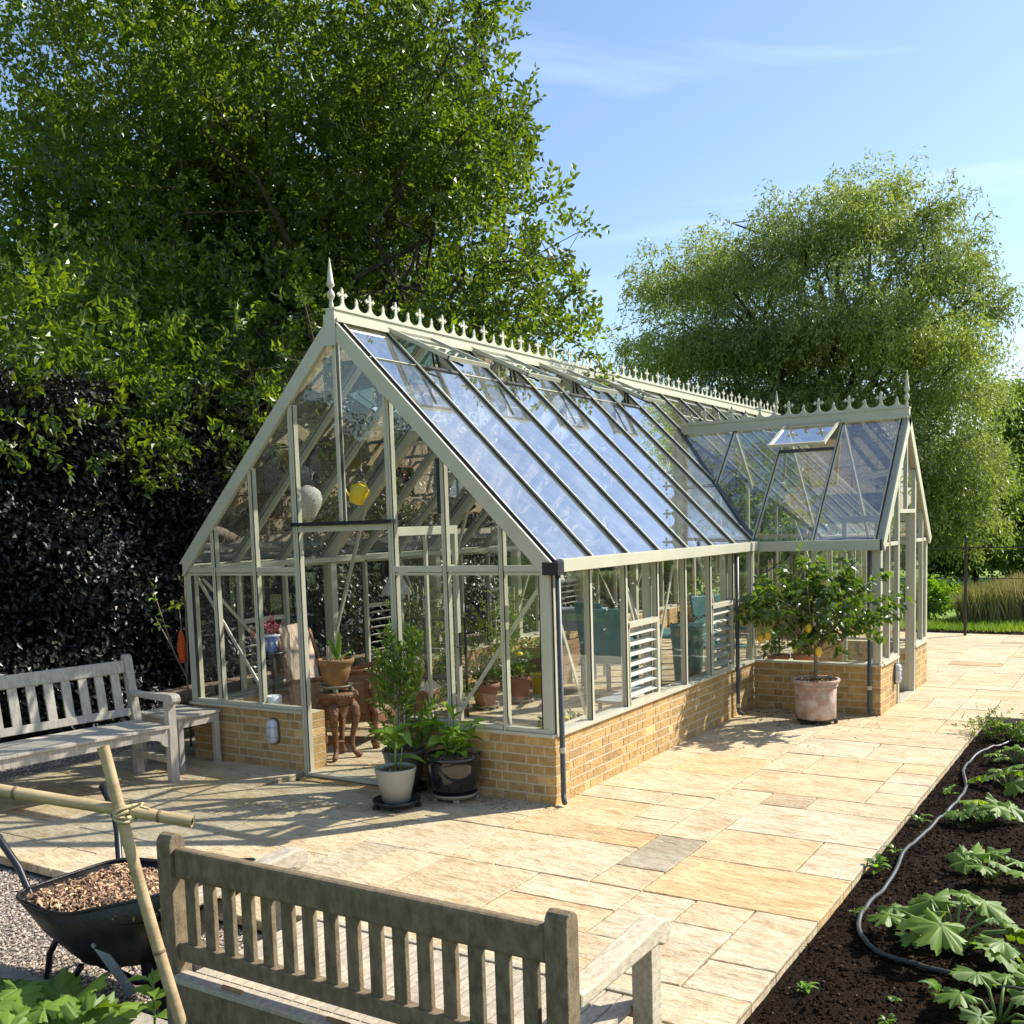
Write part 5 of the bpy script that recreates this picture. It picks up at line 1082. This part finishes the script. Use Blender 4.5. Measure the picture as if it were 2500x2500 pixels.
for (x,y,n,l,w_,h,lb) in [(2.50,1.70,9,.11,.035,.10,'small seedling weed between the hose bend and the paving edge'),(2.44,.86,10,.12,.035,.08,'flat green weed at the paving edge beside the upper hose'),(2.43,.10,8,.09,.03,.07,'greyish seedling on the paving edge left of the hose'),
  (2.41,-.30,12,.14,.045,.10,'bright seedling weed spilling onto the large orange slab'),(2.49,-2.08,22,.085,.018,.06,'tufted ferny weed at the bottom of the bed edge'),(2.46,-1.05,5,.10,.02,.06,'tiny pale weed left of the lower hose loop'),(3.02,-1.83,9,.13,.035,.06,'long leaved weed below the largest squash plant'),(2.86,-1.99,9,.035,.03,.02,'cluster of tiny round seedlings below the hose'),(2.88,-2.2,14,.06,.02,.03,'small ferny seedling at the bottom edge of the bed')]: weed(lb,(x,y,-.04),n,l,w_,h)
def fern(label,loc,n,l,h,cat='plant',m='L_tomato'):
    o=thing('leafy_weed',label,cat,loc); P=rng.normal(size=(n,3))*np.array([[l,l,h*.5]])*.45+np.array([[0,0,h*.5]]); P[:,2]=np.abs(P[:,2]); 
    for i in range(6): a=i; stems([(0,0,0),(math.cos(a)*l*.3,math.sin(a)*l*.3,h*.6)],.003,.002,'stalk',o)
    sprays(P,rdir(n,.8),8,.09,.03,.014,'foliage',m,o,up=.3); return o
fern('feathery green plant clump at the far left corner of the vegetable bed',(2.50,3.95,-.04),90,.28,.22); fern('feathery plants crowding the far end of the bed beside the squash',(3.05,4.35,-.04),110,.35,.25)
hs=thing('garden_hose','long grey hose snaking over the dark soil of the vegetable bed','hose',(0,0,0)); hp_=[(2.75,4.05),(2.68,3.8),(2.60,3.62),(2.548,3.471),(2.457,3.038),(2.475,2.478),(2.576,1.947),(2.59,1.438),(2.542,.898),(2.492,.133),(2.514,-.322),(2.504,-.844),(2.513,-1.134),(2.555,-1.324),(2.658,-1.467),(2.796,-1.527),(2.914,-1.565),(3.064,-1.607),(3.225,-1.66),(3.343,-1.685),(3.6,-1.72),(4.2,-1.8)]
def spline(P,n=6):
    P=[Vector((*p,0)) if len(p)==2 else Vector(p) for p in P]; out=[]
    for i in range(len(P)-1):
        a,b,c_,d=P[max(i-1,0)],P[i],P[i+1],P[min(i+2,len(P)-1)]
        for k in range(n): t=k/n; out.append(.5*((2*b)+(c_-a)*t+(2*a-5*b+4*c_-d)*t*t+(3*b-a-3*c_+d)*t**3))
    return out+[P[-1]]
sp_=spline(hp_,8)
for p in sp_: p.z=-.045+noise.fractal(Vector((p.x*2.2,p.y*2.2,3.1)),1.,2.1,4)*.035+.018+.004*math.sin(p.y*9)
q=MB(); q.tube(sp_,.0125,8); q.build('hose_pipe','hose',hs,smooth=True)
# foreground bed, lower left
G2='large squash plants in the front bed'
for (x,y,nl,sz,h,sp,lb) in [(-.42,-4.24,20,.21,.21,.32,'broad leaved squash plant in the bottom left corner'),(.14,-4.26,22,.22,.21,.34,'big crinkled squash plant below the wheelbarrow'),(.70,-4.30,18,.18,.22,.30,'squash plant at the foot of the upright bamboo cane'),(1.15,-4.38,16,.16,.22,.26,'squash plant right of the bamboo cane below the brown bench')]:
    squash('squash_plant',lb,(x,y,.0),nl,sz,h,sp,random.random()*6,G2,depth=.28)
for (x,y,z,lb) in [(-.62,-4.12,.02,'upright pointed leaf shoot at the left edge behind the big squash leaves'),(.42,-3.99,.02,'bright serrated leaf shoot in front of the barrow wheel'),(1.02,-4.26,.02,'small serrated shoot beside the rear panel of the brown bench')]:
    o=thing('leafy_shoot',lb,'plant',(x,y,z)); stems([(0,0,0),(.01,.0,.18),(.0,.01,.36)],.007,.004,'stalk',o)
    P=[];D=[]
    for i in range(9): a=i*2.4; P.append((0,0,.16+.022*i)); D.append((math.cos(a),math.sin(a),.55))
    curved_leaves('foliage',np.array(P),np.array(D),np.tile([[0,0,1.]],(9,1)),rng.uniform(.10,.16,9),rng.uniform(.05,.075,9),'L_squash',o,droop=.3,rows=6,wave=.04,att=rng.uniform(.6,1,9))
# ---------------------------------------------------------------- inside and around the glasshouse
# carved pedestal table
ct=thing('carved_table','round carved dark wood stand with curved animal legs just inside the open door','table',(-2.64,.56,0))
q=MB(); q.lathe([(.02,.50),(.135,.505),(.150,.53),(.165,.555),(.168,.575),(.185,.585),(.196,.60),(.196,.618),(.180,.632),(.02,.634)],n=32); q.build('table_top','carved',ct,smooth=True)
q=MB(); 
for i in range(36): a=2*PI*i/36; q.lathe([(.004,-.010),(.010,0),(.004,.010)],(math.cos(a)*.192,math.sin(a)*.192,.592),6)
q.build('beading','carved',ct,smooth=True)
for i in range(4):
    a=i*PI/2+.5; c,s_=math.cos(a),math.sin(a); pr=[(.120,.53,.052),(.160,.47,.050),(.172,.40,.042),(.158,.31,.032),(.132,.21,.025),(.126,.13,.022),(.140,.07,.023),(.172,.034,.028),(.196,.032,.027),(.205,.045,.018)]
    q=MB(); q.tube([(c*r,s_*r,z) for r,z,_ in pr],[w_ for _,_,w_ in pr],9); q.build('leg','carved',ct,smooth=True)
    a2=a+PI/4; q=MB(); q.prism([(-.085,.50),(.085,.50),(.085,.44),(.05,.45),(.03,.41),(0,.395),(-.03,.41),(-.05,.45),(-.085,.44)],(math.cos(a2)*.115,math.sin(a2)*.115,0),(-math.sin(a2),math.cos(a2),0),(0,0,1),.018); q.build('carved_apron','carved',ct)
q=MB(); 
for i in range(2): a=i*PI/2+.5; q.tube([(math.cos(a)*.13,math.sin(a)*.13,.13),(0,0,.15),(-math.cos(a)*.13,-math.sin(a)*.13,.13)],.014,6)
q.build('stretcher','carved',ct,smooth=True)
zs=.634; saucer('mossy green dish on little feet on top of the carved stand',(-2.64,.56,zs),.15,'greensauc',h=.03,name='pot_saucer')
p=thing('potted_plant','ochre terracotta pot on the carved stand with a young lily shoot and two wooden labels','potted plant',(-2.64,.56,zs+.045))
pot(p,[(.095,0),(.105,.004),(.135,.14),(.140,.15),(.138,.16),(.148,.20),(.168,.215),(.176,.235),(.172,.255),(.155,.258),(.145,.225)],'terragold',(.145,.225))
curved_leaves('foliage',np.array([(0.03,0,.24)]*4),np.array([(-.25,-.2,1.),(.05,.1,1.2),(-.5,-.1,.7),(.9,.2,.7)]),np.array([(.8,-.6,.3)]*4,float),np.array([.30,.36,.24,.26]),np.array([.05,.055,.045,.012]),'L_broad',p,droop=.12,rows=7)
for x in (-.055,-.02): q=MB(); q.box(x-.014,x+.014,-.045,-.035,.20,.375); q.build('wooden_label','teakl',p,bevel=.004)
# cane armchair with throw
ch=thing('cane_armchair','carved wooden armchair with woven cane sides behind the carved stand','armchair',(-3.12,1.22,0),R(16)); ch.scale=(1.12,1.12,1.12)
m='carved'
for sy in (-.30,.30):
    q=MB(); q.tube([(.42,sy,.0),(.40,sy,.06),(.43,sy,.13),(.40,sy,.2),(.42,sy,.30),(.385,sy,.36),(.42,sy,.42),(.40,sy,.50),(.43,sy,.56),(.41,sy,.62)],[.03,.038,.022,.034,.024,.036,.024,.034,.026,.03],8); q.build('leg',m,ch,smooth=True)
    q=MB(); q.tube([(-.38,sy,.0),(-.36,sy,.35),(-.42,sy,.75),(-.50,sy,.98)],.024,8); q.build('leg',m,ch,smooth=True)
    q=MB(); q.tube([(-.42,sy,.56),(-.1,sy,.60),(.15,sy,.655),(.36,sy,.665),(.45,sy,.64),(.48,sy,.59),(.45,sy,.56)],[.02,.022,.026,.03,.032,.028,.02],8); q.build('armrest',m,ch,smooth=True)
    q=MB(); q.box(-.36,.37,sy-.006,sy+.006,.30,.57); q.build('cane_panel','cane',ch)
    q=MB(); q.box(-.36,.38,sy-.022,sy+.022,.24,.30); q.build('side_rail',m,ch,bevel=.004)
    q=MB(); q.box(.335,.375,sy-.02,sy+.02,.30,.60); q.build('panel_post',m,ch)
q=MB(); q.box(-.36,.40,-.28,.28,.27,.33); q.build('seat','cane',ch,bevel=.02); q=MB(); q.box(.375,.415,-.30,.30,.20,.27); q.build('front_rail',m,ch,bevel=.006)
q=MB(); q.bar((-.39,0,.35),(-.49,0,.96),.56,.012,(1,0,.1)); q.build('cane_back','cane',ch); q=MB(); q.tube([(-.50,-.30,.97),(-.51,-.15,1.02),(-.51,.15,1.02),(-.50,.30,.97)],.026,8); q.build('crest_rail',m,ch,smooth=True)
thr=thing('throw','cream and brown striped throw draped over the back of the cane armchair','throw',(-3.12,1.22,0),R(16)); thr.scale=(1.12,1.12,1.12)
vs=[];nx_,nz_=12,16
for j in range(nz_+1):
    t=j/nz_
    for i in range(nx_+1):
        y=-.27+.5*i/nx_; wv=.012*math.sin(i*1.7+j*.6)
        if t<.3: x=-.535-.02+wv;z=.62+t/.3*.39
        elif t<.42: a=(t-.3)/.12*PI; x=-.515-.035*math.cos(a);z=1.01+.035*math.sin(a)
        else: u=(t-.42)/.58; x=-.475+.10*u+.03*u*u+wv;z=1.0-.62*u
        vs.append((x,y,z))
q=MB(); q.add(vs,[(j*(nx_+1)+i,j*(nx_+1)+i+1,(j+1)*(nx_+1)+i+1,(j+1)*(nx_+1)+i) for j in range(nz_) for i in range(nx_)]); o=q.build('throw_cloth','throw',thr,smooth=True); sd=o.modifiers.new('s','SOLIDIFY'); sd.thickness=.014
def tpot(label,loc,r,h,m='terra',name='potted_plant',leaf=None):
    o=thing(name,label,'potted plant',loc); pot(o,[(r*.62,0),(r*.66,.004),(r*.90,h*.78),(r*.99,h*.80),(r*1.02,h*.98),(r*.97,h),(r*.90,h*.98),(r*.86,h*.86)],m,(r*.87,h*.87),24); return o
# snake plant, terracotta pots
o=tpot('upright snake plant in a dark pot behind the cane armchair',(-3.55,2.25,0),.15,.36,'greyplas')
n=16;a=rng.uniform(0,2*PI,n); curved_leaves('foliage',np.stack([np.cos(a)*.06,np.sin(a)*.06,np.full(n,.32)],1),np.stack([np.cos(a)*.15,np.sin(a)*.15,np.ones(n)],1),np.stack([np.cos(a+.5),np.sin(a+.5),np.zeros(n)],1),rng.uniform(.28,.5,n),np.full(n,.045),'L_lemon',o,droop=.0,rows=6,shape=lambda t:(1-t**3)*.9)
for (lb,loc,r,h,kind) in [('large terracotta pot with dark leaves on a pale dish inside, right of the open door',(-2.78,3.24,.04),.17,.27,0),('terracotta pot with a single yellow flower head inside the glasshouse',(-2.62,3.75,.05),.15,.28,1),('small narrow terracotta pot beside the open door inside the glasshouse',(-2.75,2.72,0),.075,.20,2),
    ('wide terracotta pot of tall tomato canes behind the glass door',(-3.35,2.75,0),.20,.28,3),('terracotta pot behind the porch glass next to the inner corner',(.42,5.05,.30),.16,.26,0),('dark terracotta pot behind the porch glass beside a paler one',(.12,5.0,.34),.13,.2,2)]:
    o=tpot(lb,loc,r,h); n=40 if kind!=2 else 14
    if kind==3: continue
    P=rng.normal(size=(n,3))*np.array([[r*.5,r*.5,.05]])+np.array([[0,0,h+.09]]); sprays(P,rdir(n,.7),6,.10,.055,.034,'foliage','L_bay',o,up=.3)
    for k in range(6): stems([(0,0,h*.85),(math.cos(k)*r*.4,math.sin(k)*r*.4,h+.12)],.005,.003,'stalk',o)
    if kind==1:
        stems([(0,0,h),(.02,-.02,h+.24)],.005,.004,'stalk',o); q=MB(); q.lathe([(.004,-.025),(.034,-.016),(.042,0),(.034,.018),(.01,.026)],(.02,-.02,h+.26),12); q.build('flower','flower',o,smooth=True)
for loc,lb in (((-2.78,3.24,0),'pale dish under the large terracotta pot inside the glasshouse'),((-2.62,3.75,0),'green dish under the terracotta pot with the yellow flower')): saucer(lb,loc,.16,'greensauc',h=.025,name='pot_saucer',feet=True)
# tomato plants on canes
def tomato(label,loc,h,n,spread=.28):
    o=thing('tomato_plant',label,'tomato plant',loc)
    for k in range(3):
        a=k*2.1; stems([(math.cos(a)*.08,math.sin(a)*.08,0),(math.cos(a)*.1,math.sin(a)*.1,h)],.007,.006,'bamboo',o,'cane'); 
    z=rng.uniform(.12,h*.95,n); P=np.stack([rng.normal(size=n)*spread*.55,rng.normal(size=n)*spread*.55,z],1)
    sprays(P,rdir(n,.1),9,.17,.06,.026,'foliage','L_tomato',o,up=-.1); return o
for (x,y,h,n,lb) in [(-3.35,2.75,1.45,110,'tallest tomato plant on canes behind the open glass door'),(-3.5,3.5,1.2,120,'bushy tomato plant left of the large terracotta pot inside'),(-3.3,4.3,1.1,110,'tomato plant beyond the terracotta pots inside the glasshouse'),(-3.55,5.0,1.3,80,'tomato plant on canes by the left inner wall, farther back'),(-1.0,8.3,1.5,90,'climbing plant at the back right of the glasshouse, past the porch'),(-.7,9.6,1.6,90,'tall leafy climber near the far gable inside')]: tomato(lb,(x,y,.0),h,n)
# timber planter
def planter(name,label,loc,sx,sy,h,rows,m='timber'):
    o=thing(name,label,'planter',loc)
    for r in range(rows):
        b=MB(); z0=h*r/rows+.003;z1=h*(r+1)/rows-.003; b.box(-sx/2,sx/2,-sy/2,-sy/2+.03,z0,z1); b.box(-sx/2,sx/2,sy/2-.03,sy/2,z0,z1); b.box(-sx/2,-sx/2+.03,-sy/2+.031,sy/2-.031,z0,z1); b.box(sx/2-.03,sx/2,-sy/2+.031,sy/2-.031,z0,z1); b.build('board_course',m,o)
    q=MB(); q.box(-sx/2+.03,sx/2-.03,-sy/2+.03,sy/2-.03,.02,h*.9); q.build('soil_fill','soil',o); return o
o=planter('wooden_planter','square timber planter with red flowers beside the yellow bucket',(-3.02,5.1,0),.46,.5,.52,4); P=rng.normal(size=(30,3))*np.array([[.12,.12,.04]])+np.array([[0,0,.52]]); sprays(P,rdir(30,.6),6,.08,.05,.03,'foliage','L_bay',o)
for (x,y) in [(.05,-.1),(.12,-.05),(.0,.06)]: q=MB(); q.lathe([(.004,-.015),(.022,0),(.008,.014)],(x,y,.60),8); q.build('flower','red',o)
planter('raised_planter','long low brown timber planter along the left inner wall',(-3.68,7.6,0),.42,4.0,.42,3)
bk=thing('bucket','tall yellow plastic bucket standing before the timber planter','bucket',(-2.78,4.42,0)); pot(bk,[(.055,0),(.06,.005),(.08,.24),(.088,.245),(.088,.262),(.078,.262),(.07,.2),(.055,.02)],'yellow',None,20,'bucket_body'); q=MB(); q.tube([(-.085,0,.25),(-.07,-.07,.23),(0,-.10,.215),(.07,-.07,.23),(.085,0,.25)],.004,5); q.build('bucket_handle','galv',bk)
# potting cabinet
cb=thing('potting_cabinet','pale blue grey metal cabinet with a lid on thin legs behind the timber planter','cabinet',(-2.95,5.85,0),R(8))
q=MB(); q.box(-.33,.33,-.22,.22,.66,.92); q.build('cabinet_body','greypaint',cb,bevel=.01); q=MB(); q.box(-.35,.35,-.24,.24,.925,.95); q.build('cabinet_top','greypaint',cb,bevel=.006)
for sx in(-1,1):
    for sy in(-1,1): q=MB(); q.box(sx*.30-.018,sx*.30+.018,sy*.19-.018,sy*.19+.018,0,.66); q.build('leg','greypaint',cb)
q=MB(); q.bar((-.60,0,.80),(-.36,.1,1.12),.34,.04,(0,0,1)); q.build('raised_lid','greyplas',cb); q=MB(); q.tube([(.05,-.222,.80),(.05,-.25,.80),(.12,-.25,.80),(.12,-.222,.80)],.007,6); q.build('drawer_pull','blackmetal',cb)
bl=thing('round_pot','round cream earthenware ball pot on the blue grey cabinet','pot',(-2.86,5.85,.95)); q=MB(); q.lathe([(.03,0),(.07,.02),(.095,.07),(.085,.12),(.05,.15),(.03,.15),(.02,.12)],n=20); q.build('pot_body','shade',bl,smooth=True)
# hanging wicker lamps
def lamp(label,loc,r,top):
    o=thing('hanging_lamp',label,'lamp',loc); q=MB(); q.lathe([(r,-.10),(r*.93,-.06),(r*.62,.03),(r*.42,.10),(r*.44,.13),(r*.36,.132),(r*.36,.11),(r*.56,.03),(r*.86,-.06),(r*.95,-.098)],n=26); q.build('lamp_shade','shade',o,smooth=True)
    q=MB(); q.tube([(0,0,.12),(0,0,top-loc[2])],.004,5); q.build('cord','gasket',o); q=MB(); q.lathe([(.012,.03),(.026,.0),(.024,-.03),(.005,-.05)],n=10); q.build('bulb','lampglass',o,smooth=True)
lamp('wicker lampshade hanging above the cane armchair',(-3.12,2.10,1.515),.165,2.55); lamp('wicker lampshade hanging over the blue grey cabinet',(-2.62,4.65,1.49),.135,2.95)
# black metal stand
bs=thing('metal_stand','slim black metal frame stand behind the cane armchair','stand',(-2.95,2.6,0)); 
for x in (-.28,.28):
    for y in (-.12,.12): q=MB(); q.box(x-.01,x+.01,y-.01,y+.01,0,1.10); q.build('leg','blackmetal',bs)
for z in (.45,1.10): q=MB(); q.box(-.30,.30,-.14,.14,z+.001,z+.016); q.build('shelf','blackmetal',bs)
# plant stand with blue and white pot
ps=thing('plant_stand','thin dark pedestal carrying the blue and white pot','plant stand',(-3.62,.72,0)); q=MB(); q.lathe([(.10,0),(.10,.015),(.02,.03),(.015,.5),(.015,.88),(.06,.9),(.15,.925),(.155,.94),(.02,.94)],n=18); q.build('pedestal','blackmetal',ps,smooth=True)
p=thing('potted_plant','blue pot with white relief figures and a trailing pink leaved plant','potted plant',(-3.62,.72,.94)); pot(p,[(.065,0),(.075,.01),(.072,.03),(.085,.14),(.092,.155),(.092,.175),(.082,.175),(.078,.15)],'jasper',(.075,.15),20)
w_=MB()
for i in range(9): a=i*2*PI/9; w_.prism([(0,.05),(.008,.08),(.018,.10),(.006,.10),(0,.125),(-.006,.10),(-.018,.10),(-.008,.08)],(math.cos(a)*.0835,math.sin(a)*.0835,0),(-math.sin(a),math.cos(a),0),(0,0,1),.006)
w_.build('relief_figures','white',p); q=MB(); q.lathe([(.094,.158),(.096,.166),(.094,.174)],n=20); q.build('rim_band','white',p)
C=rng.normal(size=(26,3))*np.array([[.05,.05,.03]])+np.array([[0,0,.21]]); C=np.concatenate([C,np.array([[-.13,-.02,.20],[-.18,-.03,.16],[-.20,0,.08],[-.21,0,0.],[-.19,.02,-.08],[-.2,.0,-.18]])]); sprays(C,rdir(len(C),.4),6,.09,.05,.022,'foliage','L_pink',p)
stems([(0,0,.16),(-.12,0,.20),(-.19,0,.08),(-.2,0,-.16)],.004,.003,'red' if 0 else 'palebark',p)
wp=thing('bucket','white marbled tub inside the gable beside the brick pier','bucket',(-3.05,.62,0)) if False else None
tb_=thing('stone_tub','whitewashed round tub standing on the inner brick ledge of the gable','tub',(-3.02,.13,.52)); pot(tb_,[(.05,0),(.07,.004),(.075,.11),(.068,.112),(.06,.02)],'white',None,18,'tub_body')
# dome and can shapes modelled on cords under the roof
cl=thing('dome_shape','grey wicker dome shape on a cord under the glass of the front gable','hung_dome',(-2.83,.5,2.40)); q=MB(); mt=Matrix.Rotation(R(35),4,'Y')
q.lathe([(.125,-.14),(.13,-.10),(.13,0),(.115,.07),(.08,.115),(.03,.135),(.005,.14)],n=22,mt=mt); q.build('dome','shade',cl,smooth=True); q=MB(); q.tube([(.07,0,.12),(.03,0,.35)],.004,5); q.build('cord','gasket',cl)
wc_=thing('yellow_can','yellow can shape with a spout on a cord under the glass of the front gable','watering can',(-2.22,.5,2.43)); q=MB(); q.lathe([(.06,-.08),(.065,-.075),(.085,.06),(.05,.085),(.045,.085)],n=18,mt=Matrix.Rotation(R(25),4,'Y')); q.build('can_body','yellow',wc_,smooth=True)
q=MB(); q.tube([(-.07,0,-.03),(-.14,0,.02),(-.17,0,.08)],.012,6); q.build('spout','yellow',wc_); q=MB(); q.tube([(.05,0,-.07),(.12,0,0),(.08,0,.10),(.0,0,.10)],.008,6); q.build('can_handle','yellow',wc_); q=MB(); q.tube([(.03,0,.10),(.03,0,.62)],.003,4); q.build('cord','gasket',wc_)
# teal furniture further back
def teal_chair(label,loc,rz):
    o=thing('garden_chair',label,'chair',loc,rz)
    for x in(-.24,.24):
        for y in (-.22,.22): q=MB(); q.box(x-.02,x+.02,y-.02,y+.02,0,.45 if y<0 else .46); q.build('leg','teal',o)
    q=MB(); q.box(-.27,.27,-.25,.25,.461,.50); q.build('seat','teal',o,bevel=.01); q=MB(); q.bar((0,.24,.50),(0,.34,1.12),.50,.03,(0,1,0)); q.build('backrest','teal',o,bevel=.02)
    for x in (-.27,.27): q=MB(); q.box(x-.02,x+.02,-.25,.24,.68,.71); q.build('armrest','teal',o); q=MB(); q.box(x-.015,x+.015,-.24,-.21,.50,.68); q.build('arm_support','teal',o)
for (x,y,r,lb) in [(-1.75,4.35,R(200),'teal padded garden chair seen through the first panes of the long side'),(-2.15,5.15,R(160),'pale teal chair back rising behind the nearer teal chair'),(-.95,6.05,R(60),'teal chair beyond the garden table next to the porch')]: teal_chair(lb,(x,y,0),r)
gt=thing('garden_table','dark teal garden table with coiled hose and bowls on it','table',(-1.25,5.2,0)); q=MB(); q.box(-.42,.42,-.4,.4,.70,.74); q.build('table_top','teal',gt,bevel=.008)
for x in(-.36,.36):
    for y in(-.34,.34): q=MB(); q.box(x-.02,x+.02,y-.02,y+.02,0,.70); q.build('leg','teal',gt)
hc=thing('coiled_cable','coil of pale cable lying on the teal garden table','cable',(-1.0,5.0,.745)); q=MB(); q.tube([(math.cos(t)*(.12+.008*math.sin(t*1.3)),math.sin(t)*.12,.012+t*.0028) for t in np.linspace(0,2*PI*5,90)],.007,5); q.build('coil','galv',hc,smooth=True)
bw=thing('glass_bowl','dark teal glazed bowl on the garden table','bowl',(-1.42,5.0,.745)); q=MB(); q.lathe([(.04,0),(.08,.02),(.11,.07),(.115,.10),(.105,.10),(.07,.03)],n=20); q.build('bowl_body','tealglass',bw,smooth=True)
tn=thing('tall_planter','tall tapered pale teal zinc planter with an orange plant beside the second louvre window','planter',(-.62,4.1,0)); pot(tn,[(.12,0),(.125,.01),(.19,.92),(.205,.94),(.20,.96),(.18,.96),(.16,.86)],'teal',(.165,.88),20)
P=rng.normal(size=(14,3))*np.array([[.06,.06,.05]])+np.array([[0,0,1.0]]); sprays(P,rdir(14,.8),6,.12,.06,.03,'foliage','L_dry',tn)
pl=thing('plant_bench','low grey slatted potting bench with seed trays below the first louvre window','bench',(-.50,2.55,0)); q=MB(); q.box(-.22,.22,-.5,.5,.40,.43); q.build('bench_top','greypaint',pl)
for x in(-.19,.19):
    for y in(-.46,.46): q=MB(); q.box(x-.015,x+.015,y-.015,y+.015,0,.40); q.build('leg','greypaint',pl)
o=tpot('low grey tub of yellow flowered squash inside the long side',(-.75,1.45,0),.16,.22,'greyplas'); P=rng.normal(size=(26,3))*np.array([[.12,.12,.05]])+np.array([[0,0,.30]]); sprays(P,rdir(26,.6),6,.10,.06,.036,'foliage','L_bay',o)
for q_ in [(.1,-.1,.38),(-.08,.1,.40)]: q=MB(); q.lathe([(.004,-.02),(.034,0),(.012,.02)],q_,8); q.build('flower','flower',o)
# black training pipe and strings
tp=thing('support_wire','black flexible pipe slung under the eaves behind the porch glass','pipe',(0,0,0)); q=MB(); q.tube(spline([(-.3,4.9,1.30),(.1,4.9,1.55),(.5,4.9,1.78),(.9,4.95,1.86),(1.2,5.1,1.84)]),.012,6); q.build('pipe_run','gasket',tp)
sc=thing('string_supports','bundle of vertical strings and canes for climbers behind the porch','plant supports',(-1.2,6.5,0))
for i in range(9): q=MB(); x=-.9+i*.24; q.tube([(x,.2*math.sin(i),0),(x+.05*math.cos(i),.2*math.sin(i)+.1,2.1)],.006,5); q.build('cane','bamboo',sc)
# sapling and orange bag by the front left corner
sp=thing('sapling','slim bare stemmed sapling with a few leaves beside the left corner post','sapling',(-4.38,.30,-.05)); og=[]
for e in [(-.30,-.10,1.62),(.05,.0,1.78),(-.12,.05,1.50),(.18,-.1,1.55),(-.42,0,1.35)]: q=MB(); pts=[(0,0,.0),(.0,0,.75),(e[0]*.4,e[1]*.4,1.0),e]; q.tube(pts,[.012,.010,.008,.003],6); q.build('stem','palebark',sp,smooth=True); og.append(e)
og=np.array([q for e in og for q in ([e]*2+[(e[0]*.8,e[1]*.8,e[2]-.08)])]); sprays(og,rdir(len(og),.5),3,.12,.075,.04,'foliage','L_bay',sp,up=.2)
ob=thing('net_bag','orange red netting bag hanging from the sapling beside the front left corner post','net bag',(-4.36,.24,1.06)); q=MB(); q.lathe([(.008,.13),(.022,.10),(.040,.02),(.044,-.08),(.036,-.16),(.02,-.20)],n=10,sx=.8); q.build('net','orangeb',ob); q=MB(); q.tube([(0,0,.12),(-.03,0,.02),(-.06,.0,-.06),(-.055,0,-.1)],.010,5); q.build('tail','orangeb',ob)
print('TOTAL verts',sum(len(o.data.vertices) for o in bpy.data.objects if o.type=='MESH'))
